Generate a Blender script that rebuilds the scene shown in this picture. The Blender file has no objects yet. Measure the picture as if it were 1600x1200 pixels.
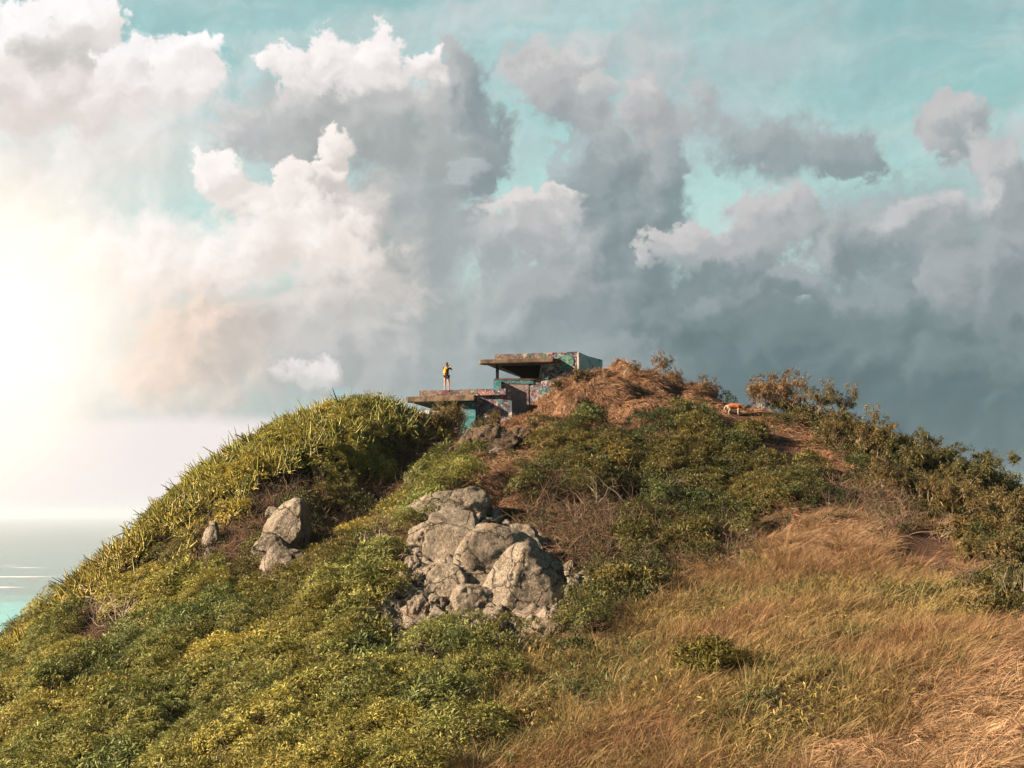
import bpy, math, random
import numpy as np
from mathutils import Vector, Matrix, noise as mnoise

# ------------------------------------------------------------------ camera, light, exposure
SC = bpy.context.scene
COL = SC.collection
F = 2198.0                       # focal length in pixels of the 1600 px wide photograph
PITCH = math.atan(200.0 / F)     # the sea horizon lies 200 px below the centre
cam_d = bpy.data.cameras.new('camera')
cam_d.sensor_width = 36.0
cam_d.lens = 36.0 * F / 1600.0
cam_d.clip_start = 0.5
cam_d.clip_end = 600000.0
cam = bpy.data.objects.new('camera', cam_d)
COL.objects.link(cam)
cam.location = (0, 0, 0)
cam.rotation_euler = (math.pi / 2 + PITCH, 0, 0)
SC.camera = cam
SC.view_settings.view_transform = 'Standard'
SC.view_settings.look = 'None'
EXPO = 2.05
SC.view_settings.exposure = EXPO
SC.view_settings.gamma = 1.0
SC.cycles.max_bounces = 6
SC.cycles.diffuse_bounces = 2
SC.cycles.glossy_bounces = 2
SC.cycles.transmission_bounces = 4
SC.cycles.transparent_max_bounces = 6
SC.cycles.use_adaptive_sampling = True
SC.cycles.adaptive_threshold = 0.015
SC.cycles.use_denoising = True

SUN_AZ = math.radians(-104.0)    # from +Y (view direction) towards +X; the sun is at the left, a little behind us
SUN_EL = math.radians(25.0)
SDIR = Vector((math.sin(SUN_AZ) * math.cos(SUN_EL), math.cos(SUN_AZ) * math.cos(SUN_EL), math.sin(SUN_EL)))
sun_d = bpy.data.lights.new('sun', 'SUN')
sun_d.energy = 5.0
sun_d.angle = math.radians(0.5)
sun_d.color = (1.0, 0.79, 0.56)
sun = bpy.data.objects.new('sun', sun_d)
COL.objects.link(sun)
sun.rotation_euler = (-SDIR).to_track_quat('-Z', 'Y').to_euler()

def lin(c):
    return tuple(((v / 255.0) / 12.92 if v / 255.0 <= 0.04045 else ((v / 255.0 + 0.055) / 1.055) ** 2.4) for v in c)

# ------------------------------------------------------------------ world: Nishita sky behind procedural cloud banks
W = bpy.data.worlds.new('World')
SC.world = W
W.use_nodes = True
T = W.node_tree
T.nodes.clear()

def N(t, kind, **kw):
    n = t.nodes.new(kind)
    for k, v in kw.items():
        setattr(n, k, v)
    return n

def L(t, a, b):
    t.links.new(a, b)

def setin(t, sock, v):
    if hasattr(v, 'is_output'):
        L(t, v, sock)
    else:
        sock.default_value = v

def M(t, op, a, b=None, c=None, clamp=False):
    n = N(t, 'ShaderNodeMath', operation=op)
    n.use_clamp = clamp
    setin(t, n.inputs[0], a)
    if b is not None: setin(t, n.inputs[1], b)
    if c is not None: setin(t, n.inputs[2], c)
    return n.outputs[0]

def VM(t, op, a, b=None, s=None):
    n = N(t, 'ShaderNodeVectorMath', operation=op)
    setin(t, n.inputs[0], a)
    if b is not None: setin(t, n.inputs[1], b)
    if s is not None: setin(t, n.inputs['Scale'], s)
    return n.outputs['Value'] if op in ('LENGTH', 'DOT_PRODUCT') else n.outputs['Vector']

def MR(t, v, a, b, c=0.0, d=1.0, smooth=True):
    n = N(t, 'ShaderNodeMapRange')
    n.interpolation_type = 'SMOOTHSTEP' if smooth else 'LINEAR'
    n.clamp = not smooth
    setin(t, n.inputs[0], v)
    for i, x in enumerate((a, b, c, d)):
        setin(t, n.inputs[i + 1], x)
    return n.outputs[0]

def MIX(t, f, a, b, bt='MIX'):
    n = N(t, 'ShaderNodeMix', data_type='RGBA', blend_type=bt)
    setin(t, n.inputs[0], f)
    for s, v in ((n.inputs[6], a), (n.inputs[7], b)):
        if not hasattr(v, 'is_output') and len(v) == 3: v = (*v, 1)
        setin(t, s, v)
    return n.outputs[2]

def NOISE(t, vec, scale, detail=4, rough=0.5, dist=0.0, dims='3D', lac=2.0):
    n = N(t, 'ShaderNodeTexNoise', noise_dimensions=dims)
    setin(t, n.inputs['Vector'], vec)
    n.inputs['Scale'].default_value = scale
    n.inputs['Detail'].default_value = detail
    n.inputs['Roughness'].default_value = rough
    n.inputs['Lacunarity'].default_value = lac
    n.inputs['Distortion'].default_value = dist
    return n

def azel(px, py):
    u, v = (px - 800) / F, (600 - py) / F
    d = Vector((u, math.cos(PITCH) - v * math.sin(PITCH), math.sin(PITCH) + v * math.cos(PITCH))).normalized()
    return math.atan2(d.x, d.y) * F / 100, math.asin(d.z) * F / 100

tc = N(T, 'ShaderNodeTexCoord').outputs['Generated']
sp = N(T, 'ShaderNodeSeparateXYZ'); L(T, tc, sp.inputs[0])
az = M(T, 'MULTIPLY', M(T, 'ARCTAN2', sp.outputs[0], sp.outputs[1]), F / 100)
el = M(T, 'MULTIPLY', M(T, 'ARCSINE', sp.outputs[2]), F / 100)
cb = N(T, 'ShaderNodeCombineXYZ'); L(T, az, cb.inputs[0]); L(T, el, cb.inputs[1])
P0 = cb.outputs[0]
# domain warp: large swirls, then cauliflower puffs
n1 = NOISE(T, P0, 0.55, 6, 0.55)
w1 = VM(T, 'SCALE', VM(T, 'SUBTRACT', n1.outputs['Color'], (0.5, 0.5, 0.5)), s=1.05)
P1 = VM(T, 'ADD', P0, w1)
def puff(vec):
    a = N(T, 'ShaderNodeTexVoronoi', feature='SMOOTH_F1', voronoi_dimensions='2D')
    a.inputs['Scale'].default_value = 1.15; a.inputs['Detail'].default_value = 3.0
    a.inputs['Roughness'].default_value = 0.42; a.inputs['Smoothness'].default_value = 0.3
    a.normalize = True
    L(T, vec, a.inputs['Vector'])
    return a.outputs['Distance']
n2 = NOISE(T, P0, 1.8, 7, 0.62)
P2 = VM(T, 'ADD', P1, VM(T, 'SCALE', VM(T, 'SUBTRACT', n2.outputs['Color'], (0.5, 0.5, 0.5)), s=0.55))
h0 = puff(P2)
h1 = puff(VM(T, 'ADD', P2, (-0.16, 0.13, 0)))
relief = M(T, 'SUBTRACT', h1, h0)            # > 0 on the side of a puff that faces the upper left
edge = M(T, 'ADD', M(T, 'MULTIPLY', M(T, 'SUBTRACT', 0.42, h0), 1.1), M(T, 'MULTIPLY', M(T, 'SUBTRACT', n2.outputs[0], 0.5), 1.0))

n3 = NOISE(T, P1, 5.5, 6, 0.62)
edge = M(T, 'ADD', edge, M(T, 'MULTIPLY', M(T, 'SUBTRACT', n3.outputs[0], 0.5), 0.55))
nish = N(T, 'ShaderNodeTexSky', sky_type='NISHITA')
nish.sun_disc = False
nish.sun_elevation = SUN_EL
nish.sun_rotation = SUN_AZ
nish.altitude = 170
nish.dust_density = 1.0
SKYK = 0.1
def sc10(c, k=1.0):
    return tuple(v * k / SKYK / 2 ** EXPO for v in lin(c))
base = MIX(T, 1.0, nish.outputs[0], (1.35, 1.15, 0.70), 'MULTIPLY')
TEAL = MIX(T, MR(T, el, 4.0, 11.0), sc10((122, 174, 180)), sc10((80, 142, 151)))
base = MIX(T, 0.72, base, TEAL)
# darker towards the right
base = MIX(T, MR(T, az, 2.0, 9.0, 0.0, 0.30), base, sc10((78, 140, 146)))
# high veil of cirrus, stretched along the wind
cir = NOISE(T, VM(T, 'MULTIPLY', P1, (0.30, 1.15, 1)), 0.85, 8, 0.62, 0.5)
cirm = MR(T, cir.outputs[0], 0.36, 0.62)
base = MIX(T, M(T, 'MULTIPLY', cirm, 0.62), base, sc10((196, 213, 214)))
base = MIX(T, MR(T, el, 1.0, 4.5, 0.9, 0.0), base, sc10((168, 182, 184)))
col = base

fine = NOISE(T, P2, 2.2, 6, 0.55)
fine2 = NOISE(T, VM(T, 'ADD', P2, (-0.09, 0.08, 0)), 2.2, 6, 0.55)
k_ = M(T, 'ADD', 1.0, M(T, 'ADD', M(T, 'MULTIPLY', M(T, 'SUBTRACT', fine2.outputs[0], fine.outputs[0]), -0.22), M(T, 'MULTIPLY', relief, 0.26)))
kc = N(T, 'ShaderNodeCombineColor')
for i_ in range(3): L(T, k_, kc.inputs[i_])
kc = kc.outputs[0]
def blob(col, px, py, rx, ry, ca, cb_=None, rot=0, soft=0.5, amp=1.0, op=1.0, ang=130, split=(-0.5, 0.6), warp=2):
    """one cloud: an ellipse of sky (centre and radii in photograph pixels turned to azimuth and elevation), its rim broken by puffs;
    ca = sunlit colour, cb_ = colour of the side away from the sun"""
    a, e = azel(px, py)
    r_ = math.radians(rot); cr, sr = math.cos(r_), math.sin(r_)
    dv = VM(T, 'SUBTRACT', (P0, P1, P2)[warp], (a, e, 0))
    qx = VM(T, 'DOT_PRODUCT', dv, (cr * 100 / rx, sr * 100 / rx, 0))
    qy = VM(T, 'DOT_PRODUCT', dv, (-sr * 100 / ry, cr * 100 / ry, 0))
    f = M(T, 'SUBTRACT', 1.0, M(T, 'SQRT', M(T, 'MULTIPLY_ADD', qy, qy, M(T, 'MULTIPLY', qx, qx))))
    f = M(T, 'MULTIPLY_ADD', edge, amp * min(1.3, max(0.4, 100 / math.sqrt(rx * ry))), f)
    m = MR(T, f, -0.02, soft * (0.8 if soft < 0.45 else 1.15), 0.0, op)
    if cb_ is None:
        c = sc10(ca)
    else:
        th = math.radians(ang - rot)
        t = M(T, 'MULTIPLY_ADD', qy, math.sin(th), M(T, 'MULTIPLY', qx, math.cos(th)))
        t = M(T, 'MULTIPLY_ADD', relief, 2.0, t)
        c = MIX(T, MR(T, t, split[0], split[1]), sc10(cb_), sc10(ca))
    return MIX(T, m, col, c)

BLOBS = [
 # far, soft banks first
 (1350, 640, 640, 210, (116,136,140), (92,114,118), 0, 0.6, .5, 1, 90),
 (1540, 470, 260, 230, (152,163,166), (108,128,132), 0, 0.6, .8, 1, 100),
 (1000, 560, 400, 190, (156,168,170), (128,144,148), 0, 0.6, .8, 1, 110),
 (640, 540, 260, 190, (196,197,196), (164,173,174), 0, 0.7, .8, 1, 140),
 (-120, 520, 620, 330, (255,249,243), None, 0, 0.9, .5, 1, 90),
 (130, 230, 330, 130, (246,240,237), (238,230,225), 0, 0.8, .8, .85, 130),
 # thin high cloud
 (640, 50, 260, 45, (192,207,208), None, 8, 1.1, 1.5, .6, 90),
 (400, 110, 60, 40, (206,219,219), None, 20, 1.0, 1.3, .6, 90),
 (820, 230, 90, 60, (186,208,210), None, 0, 1.0, 1.3, .7, 90),
 (1130, 110, 260, 90, (168,190,193), None, 20, 1.2, 1.6, .7, 90),
 (1400, 60, 260, 50, (158,190,192), None, 12, 1.2, 1.6, .6, 90),
 (1120, 210, 150, 70, (176,192,195), None, 0, 1.0, 1.2, .8, 90),
 (1330, 320, 130, 60, (160,180,184), None, 0, 1.0, 1.2, .8, 90),
 (760, 20, 130, 30, (196,207,208), None, 5, 1.0, 1.4, .7, 90),
 (1060, 40, 120, 40, (182,198,200), None, 10, 1.0, 1.4, .7, 90),
 (1230, 60, 120, 34, (176,194,197), None, 18, 1.0, 1.4, .6, 90),
 (1330, 150, 130, 30, (150,186,189), None, 15, 1.0, 1.4, .5, 90),
 (450, 60, 80, 26, (196,214,214), None, 10, 0.9, 1.4, .6, 90),
 (740, 190, 40, 60, (176,203,206), None, 0, 1.0, 1.2, .6, 90),
 # column right of the middle and its left arm
 (1010, 110, 95, 110, (194,198,199), (176,186,188), 0, 0.9, 1., .85, 110),
 (900, 90, 80, 36, (202,206,206), (184,192,194), 20, 0.8, 1.2, .8, 110),
 (850, 128, 75, 36, (208,207,206), (176,182,184), 12, 0.5, 1.2, 1, 110),
 (900, 180, 110, 50, (188,189,190), (158,167,170), -32, 0.45, 1., 1, 110),
 (1030, 180, 90, 70, (196,193,193), (170,174,176), 0, 0.55, 1., 1, 130),
 (960, 260, 105, 80, (172,179,181), (140,152,155), 0, 0.45, 1.2, 1, 130),
 (965, 400, 125, 180, (150,162,165), (126,142,146), 0, 0.45, 1., 1, 150),
 (1035, 290, 40, 60, (154,164,167), (130,145,149), 12, 0.5, 1.2, .9, 140),
 (895, 250, 30, 40, (176,190,193), (150,162,166), 0, 0.6, 1.3, .9, 150),
 (1056, 235, 32, 34, (170,178,181), (144,157,161), 0, 0.5, 1.3, .9, 140),
 (930, 150, 34, 26, (206,205,204), (180,186,188), 0, 0.4, 1.2, .95, 110),
 (1000, 150, 36, 30, (206,203,203), (182,186,188), 0, 0.5, 1.2, .9, 120),
 # clouds right of the teal gap
 (1240, 240, 150, 64, (166,175,177), (146,159,162), -4, 0.6, 1.2, .95, 110),
 (1320, 255, 60, 42, (156,167,170), (138,153,157), 0, 0.4, 1.1, .9, 110),
 (1210, 330, 85, 60, (198,196,197), (160,168,171), 0, 0.45, 1.1, 1, 115),
 (1090, 385, 70, 38, (202,200,200), (160,170,172), 0, 0.4, 1.3, 1, 100),
 (1170, 400, 90, 45, (178,181,184), (146,158,161), 0, 0.5, 1.2, 1, 100),
 (1500, 195, 46, 52, (196,196,197), (158,168,171), 0, 0.35, .9, 1, 110),
 (1560, 260, 62, 70, (198,198,199), (152,163,166), 0, 0.45, 1., 1, 120),
 (1590, 380, 70, 130, (166,173,176), (142,154,158), 0, 0.5, .9, 1, 120),
 (1330, 390, 140, 90, (176,182,184), (132,147,151), 0, 0.6, 1., 1, 110),
 (1465, 350, 80, 38, (204,203,204), (156,166,169), 30, 0.5, 1.2, 1, 115),
 (1410, 365, 50, 30, (192,194,195), (158,168,171), 10, 0.5, 1.2, .9, 115),
 # dark bank with a crisp upper rim
 (1120, 520, 190, 110, (128,144,147), (108,127,131), 0, 0.35, .9, 1, 75),
 (1240, 445, 40, 26, (160,170,173), (126,142,146), -30, 0.3, 1.2, 1, 80),
 (1250, 560, 230, 110, (118,136,140), (100,121,125), 0, 0.5, .9, 1, 70),
 (1530, 450, 75, 75, (164,171,174), (136,149,153), 0, 0.35, .9, 1, 150),
 (1480, 580, 220, 110, (124,141,145), (98,119,123), 0, 0.6, .9, .95, 80),
 (1380, 495, 90, 34, (148,161,165), (120,138,142), -15, 0.6, 1.2, .9, 100),
 (1140, 470, 70, 30, (150,163,166), (118,136,140), 20, 0.5, 1.2, .9, 100),
 (960, 545, 60, 26, (172,181,183), (142,155,158), 0, 0.8, 1.2, .8, 100),
 # puff beside the teal gap
 (825, 330, 72, 46, (220,216,214), (184,188,189), 0, 0.35, 1.3, 1, 110),
 (860, 380, 70, 70, (192,192,193), (160,169,172), 0, 0.5, 1.1, 1, 120),
 (770, 400, 62, 50, (196,198,198), (168,176,178), 0, 0.5, 1.2, 1, 120),
 (850, 480, 170, 90, (170,176,177), (142,155,158), 0, 0.6, 1., 1, 130),
 (880, 590, 230, 90, (156,167,169), (140,154,157), 0, 0.7, .9, 1, 110),
 (800, 505, 45, 26, (184,193,194), (168,178,180), 0, 0.8, 1.3, .6, 110),
 # the big column left of the middle
 (712, 212, 84, 120, (186,189,189), (144,157,160), 0, 0.4, 1., 1, 150),
 (640, 360, 115, 230, (190,191,189), (164,172,173), 0, 0.5, 1., 1, 165),
 (440, 190, 110, 62, (198,200,199), (184,187,187), 0, 0.6, 1.2, 1, 90),
 (560, 200, 190, 90, (188,190,189), (164,171,171), -6, 0.45, 1., 1, 125),
 (480, 110, 58, 34, (252,247,245), (232,227,225), 0, 0.35, 1.2, 1, 100),
 (560, 95, 85, 44, (250,245,242), (222,217,215), 0, 0.35, 1.2, 1, 105),
 (660, 98, 34, 22, (248,242,240), (214,211,209), 0, 0.3, 1.2, 1, 110),
 (610, 135, 80, 34, (236,231,229), (192,193,192), 0, 0.6, 1.1, .95, 110),
 (745, 270, 34, 34, (176,184,186), (142,155,159), 0, 0.3, 1.1, 1, 150),
 (470, 150, 40, 22, (214,211,209), (190,192,192), 0, 0.6, 1.2, .9, 110),
 (395, 180, 46, 34, (208,208,206), (188,191,191), 0, 0.5, 1.2, .9, 120),
 (560, 340, 46, 60, (206,203,200), (176,179,179), 0, 0.6, 1.2, .9, 150),
 (640, 300, 60, 50, (180,185,186), (160,169,171), 0, 0.8, 1.2, .8, 150),
 # bright towers on its left flank
 (528, 235, 30, 42, (253,244,238), (214,207,202), 0, 0.3, 1.1, 1, 135),
 (515, 285, 42, 34, (246,236,230), (200,195,191), 0, 0.4, 1.2, 1, 120),
 (455, 275, 38, 32, (250,241,236), (214,207,202), 0, 0.35, 1.2, 1, 120),
 (420, 310, 90, 34, (244,236,231), (216,208,203), 0, 0.5, 1.2, 1, 110),
 (335, 270, 42, 30, (252,246,242), (230,222,217), 0, 0.35, 1.2, 1, 115),
 (570, 330, 60, 40, (222,215,210), (190,188,186), 0, 0.6, 1.2, .9, 120),
 # upper left cumulus
 (90, 110, 150, 95, (248,244,242), (226,217,212), 0, 0.4, 1., 1, 100),
 (130, 30, 60, 46, (253,250,249), (232,226,222), 0, 0.3, 1.1, 1, 100),
 (30, 60, 60, 50, (253,250,249), (236,229,224), 0, 0.3, 1.1, 1, 100),
 (115, 75, 92, 34, (218,214,211), (200,196,192), -12, 0.7, 1., .9, 80),
 (220, 95, 60, 36, (248,244,243), (226,220,217), 0, 0.4, 1.1, 1, 100),
 (292, 92, 52, 44, (253,250,249), (232,226,223), 0, 0.28, 1.1, 1, 110),
 (240, 150, 130, 50, (246,241,239), (232,225,222), 0, 0.7, 1.1, .9, 100),
 # warm bank lit by the sun
 (250, 400, 260, 95, (253,246,241), (246,236,229), 0, 0.6, 1., 1, 100),
 (470, 370, 130, 70, (250,242,237), (232,222,215), 0, 0.5, 1.1, 1, 120),
 (560, 440, 110, 70, (238,229,222), (206,201,196), 0, 0.6, 1.1, .9, 140),
 (470, 500, 120, 90, (224,217,211), (192,190,187), 0, 0.6, 1., .95, 140),
 (330, 545, 175, 120, (246,222,204), (206,195,187), 0, 0.6, .8, .9, 175),
 (540, 560, 130, 80, (202,201,199), (174,179,179), 0, 0.6, 1., .9, 110),
 (490, 588, 44, 20, (242,236,233), (212,210,208), 0, 0.5, 1.2, .85, 100),
 (535, 606, 34, 12, (176,205,206), None, 0, 0.8, 1.0, .7, 100),
]
for b in BLOBS:
    px, py, rx, ry, ca, cb_, rot, soft, amp, op, ang = b
    col = blob(col, px, py, rx, ry, ca, cb_, rot, soft, amp, op, ang)

sc_ = N(T, 'ShaderNodeSeparateColor'); L(T, col, sc_.inputs[0])
cov = MR(T, M(T, 'DIVIDE', sc_.outputs[0], M(T, 'ADD', sc_.outputs[1], 0.001)), 0.45, 0.64)
col = MIX(T, cov, col, MIX(T, 1.0, col, kc, 'MULTIPLY'))
# pale clear strip above the horizon, under the cloud base
strip = MR(T, M(T, 'ADD', el, M(T, 'MULTIPLY', M(T, 'SUBTRACT', n1.outputs[0], 0.5), 0.35)), 1.25, 1.55, 1.0, 0.0)
strip = M(T, 'MULTIPLY', strip, MR(T, az, -4.5, 0.5, 1.0, 0.0))
col = MIX(T, strip, col, sc10((242, 234, 232)))
# warm glow painted into the sky at the left, away from the sun's direction
ga, ge = azel(-70, 520)
d = VM(T, 'LENGTH', VM(T, 'MULTIPLY', VM(T, 'SUBTRACT', P0, (ga, ge, 0)), (1, 0.95, 1)))
gl = MR(T, M(T, 'MULTIPLY_ADD', M(T, 'SUBTRACT', n1.outputs[0], 0.5), 0.8, d), 0.3, 3.6, 1.0, 0.0)
col = MIX(T, M(T, 'POWER', gl, 1.3), col, sc10((255, 235, 216), 1.5))
# the sky overhead and behind us: broken cloud
col2 = MIX(T, MR(T, n1.outputs[0], 0.42, 0.64), sc10((70, 122, 138)), sc10((142, 150, 155)))
away = M(T, 'MAXIMUM', MR(T, M(T, 'ABSOLUTE', az), 10, 15), MR(T, el, 9.5, 13))
col = MIX(T, away, col, col2)
bg = N(T, 'ShaderNodeBackground'); L(T, col, bg.inputs['Color']); bg.inputs['Strength'].default_value = SKYK
wo = N(T, 'ShaderNodeOutputWorld'); L(T, bg.outputs[0], wo.inputs['Surface'])
KA = 0.64      # plant and wall tones as measured in sun are brought to this albedo
W.cycles.sampling_method = 'MANUAL'
W.cycles.sample_map_resolution = 512

# ------------------------------------------------------------------ helpers
RNG = np.random.default_rng(7)
random.seed(7)
CP_, SP_ = math.cos(PITCH), math.sin(PITCH)

def at(px, py, d):
    """world point seen at photograph pixel (px, py), d metres ahead"""
    u, v = (px - 800) / F, (600 - py) / F
    dy = CP_ - v * SP_
    return Vector((u * d / dy, d, (SP_ + v * CP_) * d / dy))

def to_px(X, Y, Z):
    depth = Y * CP_ + Z * SP_
    depth = np.where(np.abs(depth) < 1e-3, 1e-3, depth)
    return 800 + F * X / depth, 600 - F * (Z * CP_ - Y * SP_) / depth

def tag(o, label=None, cat=None, group=None, kind=None):
    if label: o['label'] = label
    if cat: o['category'] = cat
    if group: o['group'] = group
    if kind: o['kind'] = kind
    return o

def empty(name, loc=(0, 0, 0), rz=0.0):
    o = bpy.data.objects.new(name, None)
    o.location = loc; o.rotation_euler = (0, 0, rz); o.empty_display_size = 0.2
    COL.objects.link(o)
    return o

def mesh_np(name, verts, faces, mat=None, parent=None, smooth=False, attrs=None):
    """verts (n,3), faces (m,k) -> one linked mesh object; attrs: name -> per-vertex float or rgb array"""
    verts = np.asarray(verts, np.float32); faces = np.asarray(faces, np.int32)
    me = bpy.data.meshes.new(name)
    k = faces.shape[1]
    me.vertices.add(len(verts)); me.vertices.foreach_set('co', verts.ravel())
    me.loops.add(faces.size); me.loops.foreach_set('vertex_index', faces.ravel())
    me.polygons.add(len(faces))
    me.polygons.foreach_set('loop_start', np.arange(0, faces.size, k, dtype=np.int32))
    if smooth:
        me.polygons.foreach_set('use_smooth', np.ones(len(faces), bool))
    me.update(calc_edges=True)
    for an, av in (attrs or {}).items():
        av = np.asarray(av, np.float32)
        if av.ndim == 1:
            a = me.attributes.new(an, 'FLOAT', 'POINT'); a.data.foreach_set('value', av)
        else:
            a = me.attributes.new(an, 'FLOAT_VECTOR', 'POINT'); a.data.foreach_set('vector', av.ravel())
    if mat: me.materials.append(mat)
    o = bpy.data.objects.new(name, me)
    COL.objects.link(o)
    if parent: o.parent = parent
    return o

def from_bm(name, bm, mat=None, parent=None, smooth=False):
    me = bpy.data.meshes.new(name)
    bm.to_mesh(me); bm.free()
    if smooth:
        for p in me.polygons: p.use_smooth = True
    if mat: me.materials.append(mat)
    o = bpy.data.objects.new(name, me); COL.objects.link(o)
    if parent: o.parent = parent
    return o

def new_mat(name):
    m = bpy.data.materials.new(name); m.use_nodes = True
    t = m.node_tree
    b = t.nodes['Principled BSDF']
    return m, t, b

def vnoise(x, y, seed=0):
    """smooth value noise on arrays, about -1..1"""
    x = np.asarray(x, float); y = np.asarray(y, float)
    xi = np.floor(x).astype(np.int64); yi = np.floor(y).astype(np.int64)
    fx = x - xi; fy = y - yi
    fx = fx * fx * (3 - 2 * fx); fy = fy * fy * (3 - 2 * fy)
    def h(a, b):
        n = (a * 374761393 + b * 668265263 + seed * 1442695041) & 0xffffffff
        n = ((n ^ (n >> 13)) * 1274126177) & 0xffffffff
        return ((n ^ (n >> 16)) & 0xffff) / 32767.5 - 1.0
    return ((h(xi, yi) * (1 - fx) + h(xi + 1, yi) * fx) * (1 - fy)
            + (h(xi, yi + 1) * (1 - fx) + h(xi + 1, yi + 1) * fx) * fy)

def fbm(x, y, seed=0, octs=3):
    s = 0; a = 1.0; n = 0
    for i in range(octs):
        s = s + a * vnoise(x * 2 ** i, y * 2 ** i, seed + i * 17); n += a; a *= 0.5
    return s / n

# ------------------------------------------------------------------ the hill: height field through surveyed points (pixel, distance)
CTRL = [
 # left shoulder crest (ground under the plants)
 (0,1040,62),(80,965,64),(150,905,65.5),(215,850,67),(290,775,69),(400,705,72),(500,655,75),(590,640,77),(630,668,79),(655,690,80),(700,699,81),(745,690,80.5),
 # foreground row at the lower edge
 (0,1200,44),(150,1200,42),(300,1200,40),(450,1200,38),(600,1200,36),(800,1200,34),(1000,1200,32),(1200,1200,30),(1400,1200,28),(1600,1200,26),
 (0,1110,52),(150,1080,51),(300,1060,49),(450,1050,47),(620,1060,44.5),(800,1070,41.5),(1000,1070,38),(1200,1060,36),(1400,1060,33),(1600,1050,31),
 (150,1000,57),(300,960,57),(430,950,55),(540,930,53.5),(620,1010,48),(700,1015,47),(850,1010,46.5),(930,990,46.5),
 (230,900,62),(330,880,61.5),(420,900,60),(330,800,66),(440,790,64.5),(420,830,62),(450,730,69),(540,720,70.5),(600,700,73),
 # gully between the shoulder and the rock
 (500,870,62.5),(550,850,64),(610,780,69),(645,735,72.5),(560,790,68.5),(600,820,65),
 # the rock face
 (610,900,53.5),(650,860,55.5),(660,790,58.5),(720,770,60),(780,800,59),(830,830,56.5),(900,880,52.5),(930,930,49.5),
 # between rock and summit
 (720,700,68.5),(800,700,67.5),(780,740,63.5),(740,690,75),(790,678,76.5),(800,668,79.5),(830,646,81),(872,620,81.5),(860,650,74),(940,640,74),(905,606,81),(985,583,79.5),
 (1050,600,79),(1085,630,77.5),(1000,650,72),(1110,655,73.5),
 # green flank right of the rock
 (880,740,64),(1000,740,65),(1100,740,65),(900,820,57.5),(1000,830,57.5),(1100,830,58),(1000,920,50.5),(1100,900,52),(950,980,46.5),
 (1200,760,62.5),(1200,830,57),(1280,775,59),(1290,850,52),(1200,930,47),(1100,980,44),(1350,830,51.5),
 # the trail
 (1150,636,76.5),(1200,680,71),(1260,722,66),(1320,765,60.5),(1375,812,54.5),(1440,862,48.5),(1455,890,46),
 # right ridge
 (1200,648,76.5),(1270,655,77),(1340,672,76),(1420,708,74),(1500,742,72),(1600,778,70),
 (1300,700,70),(1400,755,65),(1500,790,62),(1600,830,58),(1400,800,58.5),(1500,860,49.5),(1600,900,47),
 (1550,960,40),(1600,980,38),(1400,950,41),(1300,1000,39),(1460,1000,36.5),
]
XYZ = [tuple(at(px, py, d)) for px, py, d in CTRL]
XYZ += [ # beyond the crest: the ground falls away to the sea
 (-26,62,-14),(-34,55,-21),(-30,75,-17),(-24,85,-10),(-14,92,-3),(-6,96,1),(-3.4,86,3.0),(-5.5,86,2.0),(0.4,86.5,4.9),(3.6,87,6.3),(4,96,3),(12,92,2),(9,86,6),(20,90,0),(26,84,-3),
 (34,80,-6),(34,62,-9),(32,48,-8),(28,36,-6.5),(25,25,-6.5),
 (-22,48,-12),(-20,38,-11.5),(-16,28,-11),(-12,15,-9),(0,20,-7),(8,18,-5),(12,22,-5),(0,8,-3.2),(0,-2,-1.9),(8,2,-2.5),(-8,2,-6),(0,-30,-5),
 (-60,60,-50),(-60,20,-50),(-60,100,-50),(-20,125,-30),(20,125,-28),(60,100,-40),(60,50,-36),(60,10,-36),(60,-40,-40),(-60,-40,-50),
 (-120,60,-110),(-120,-60,-110),(-120,150,-120),(0,190,-100),(120,160,-120),(120,40,-110),(120,-60,-110),(0,-120,-70),
 (-220,60,-200),(220,60,-200),(0,300,-200),(0,-240,-150),(-200,-200,-210),(200,-200,-210),(200,260,-230),(-200,260,-230)]
XYZ = np.array(XYZ)
def _phi(r2):
    return 0.5 * r2 * np.log(r2 + 1e-9)
def _solve(pts, lam=0.6):
    n = len(pts); xy = pts[:, :2] / 50.0
    r2 = ((xy[:, None] - xy[None]) ** 2).sum(-1)
    A = np.zeros((n + 3, n + 3)); A[:n, :n] = _phi(r2) + lam * 1e-3 * np.eye(n)
    A[:n, n] = 1; A[:n, n + 1:] = xy; A[n, :n] = 1; A[n + 1:, :n] = xy.T
    return np.linalg.solve(A, np.concatenate([pts[:, 2], [0, 0, 0]])), xy
_w, _xy = _solve(XYZ)
# hard rule for Y/Z coupling is left to the points: the sheet passes within a few centimetres of each
def h_base(X, Y):
    X = np.asarray(X, float); Y = np.asarray(Y, float); sh = X.shape
    q = np.stack([X.ravel(), Y.ravel()], 1) / 50.0
    out = np.empty(len(q))
    for i in range(0, len(q), 20000):
        s = q[i:i + 20000]
        out[i:i + 20000] = _phi(((s[:, None] - _xy[None]) ** 2).sum(-1)) @ _w[:-3] + _w[-3] + s @ _w[-2:]
    return out.reshape(sh)

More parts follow.
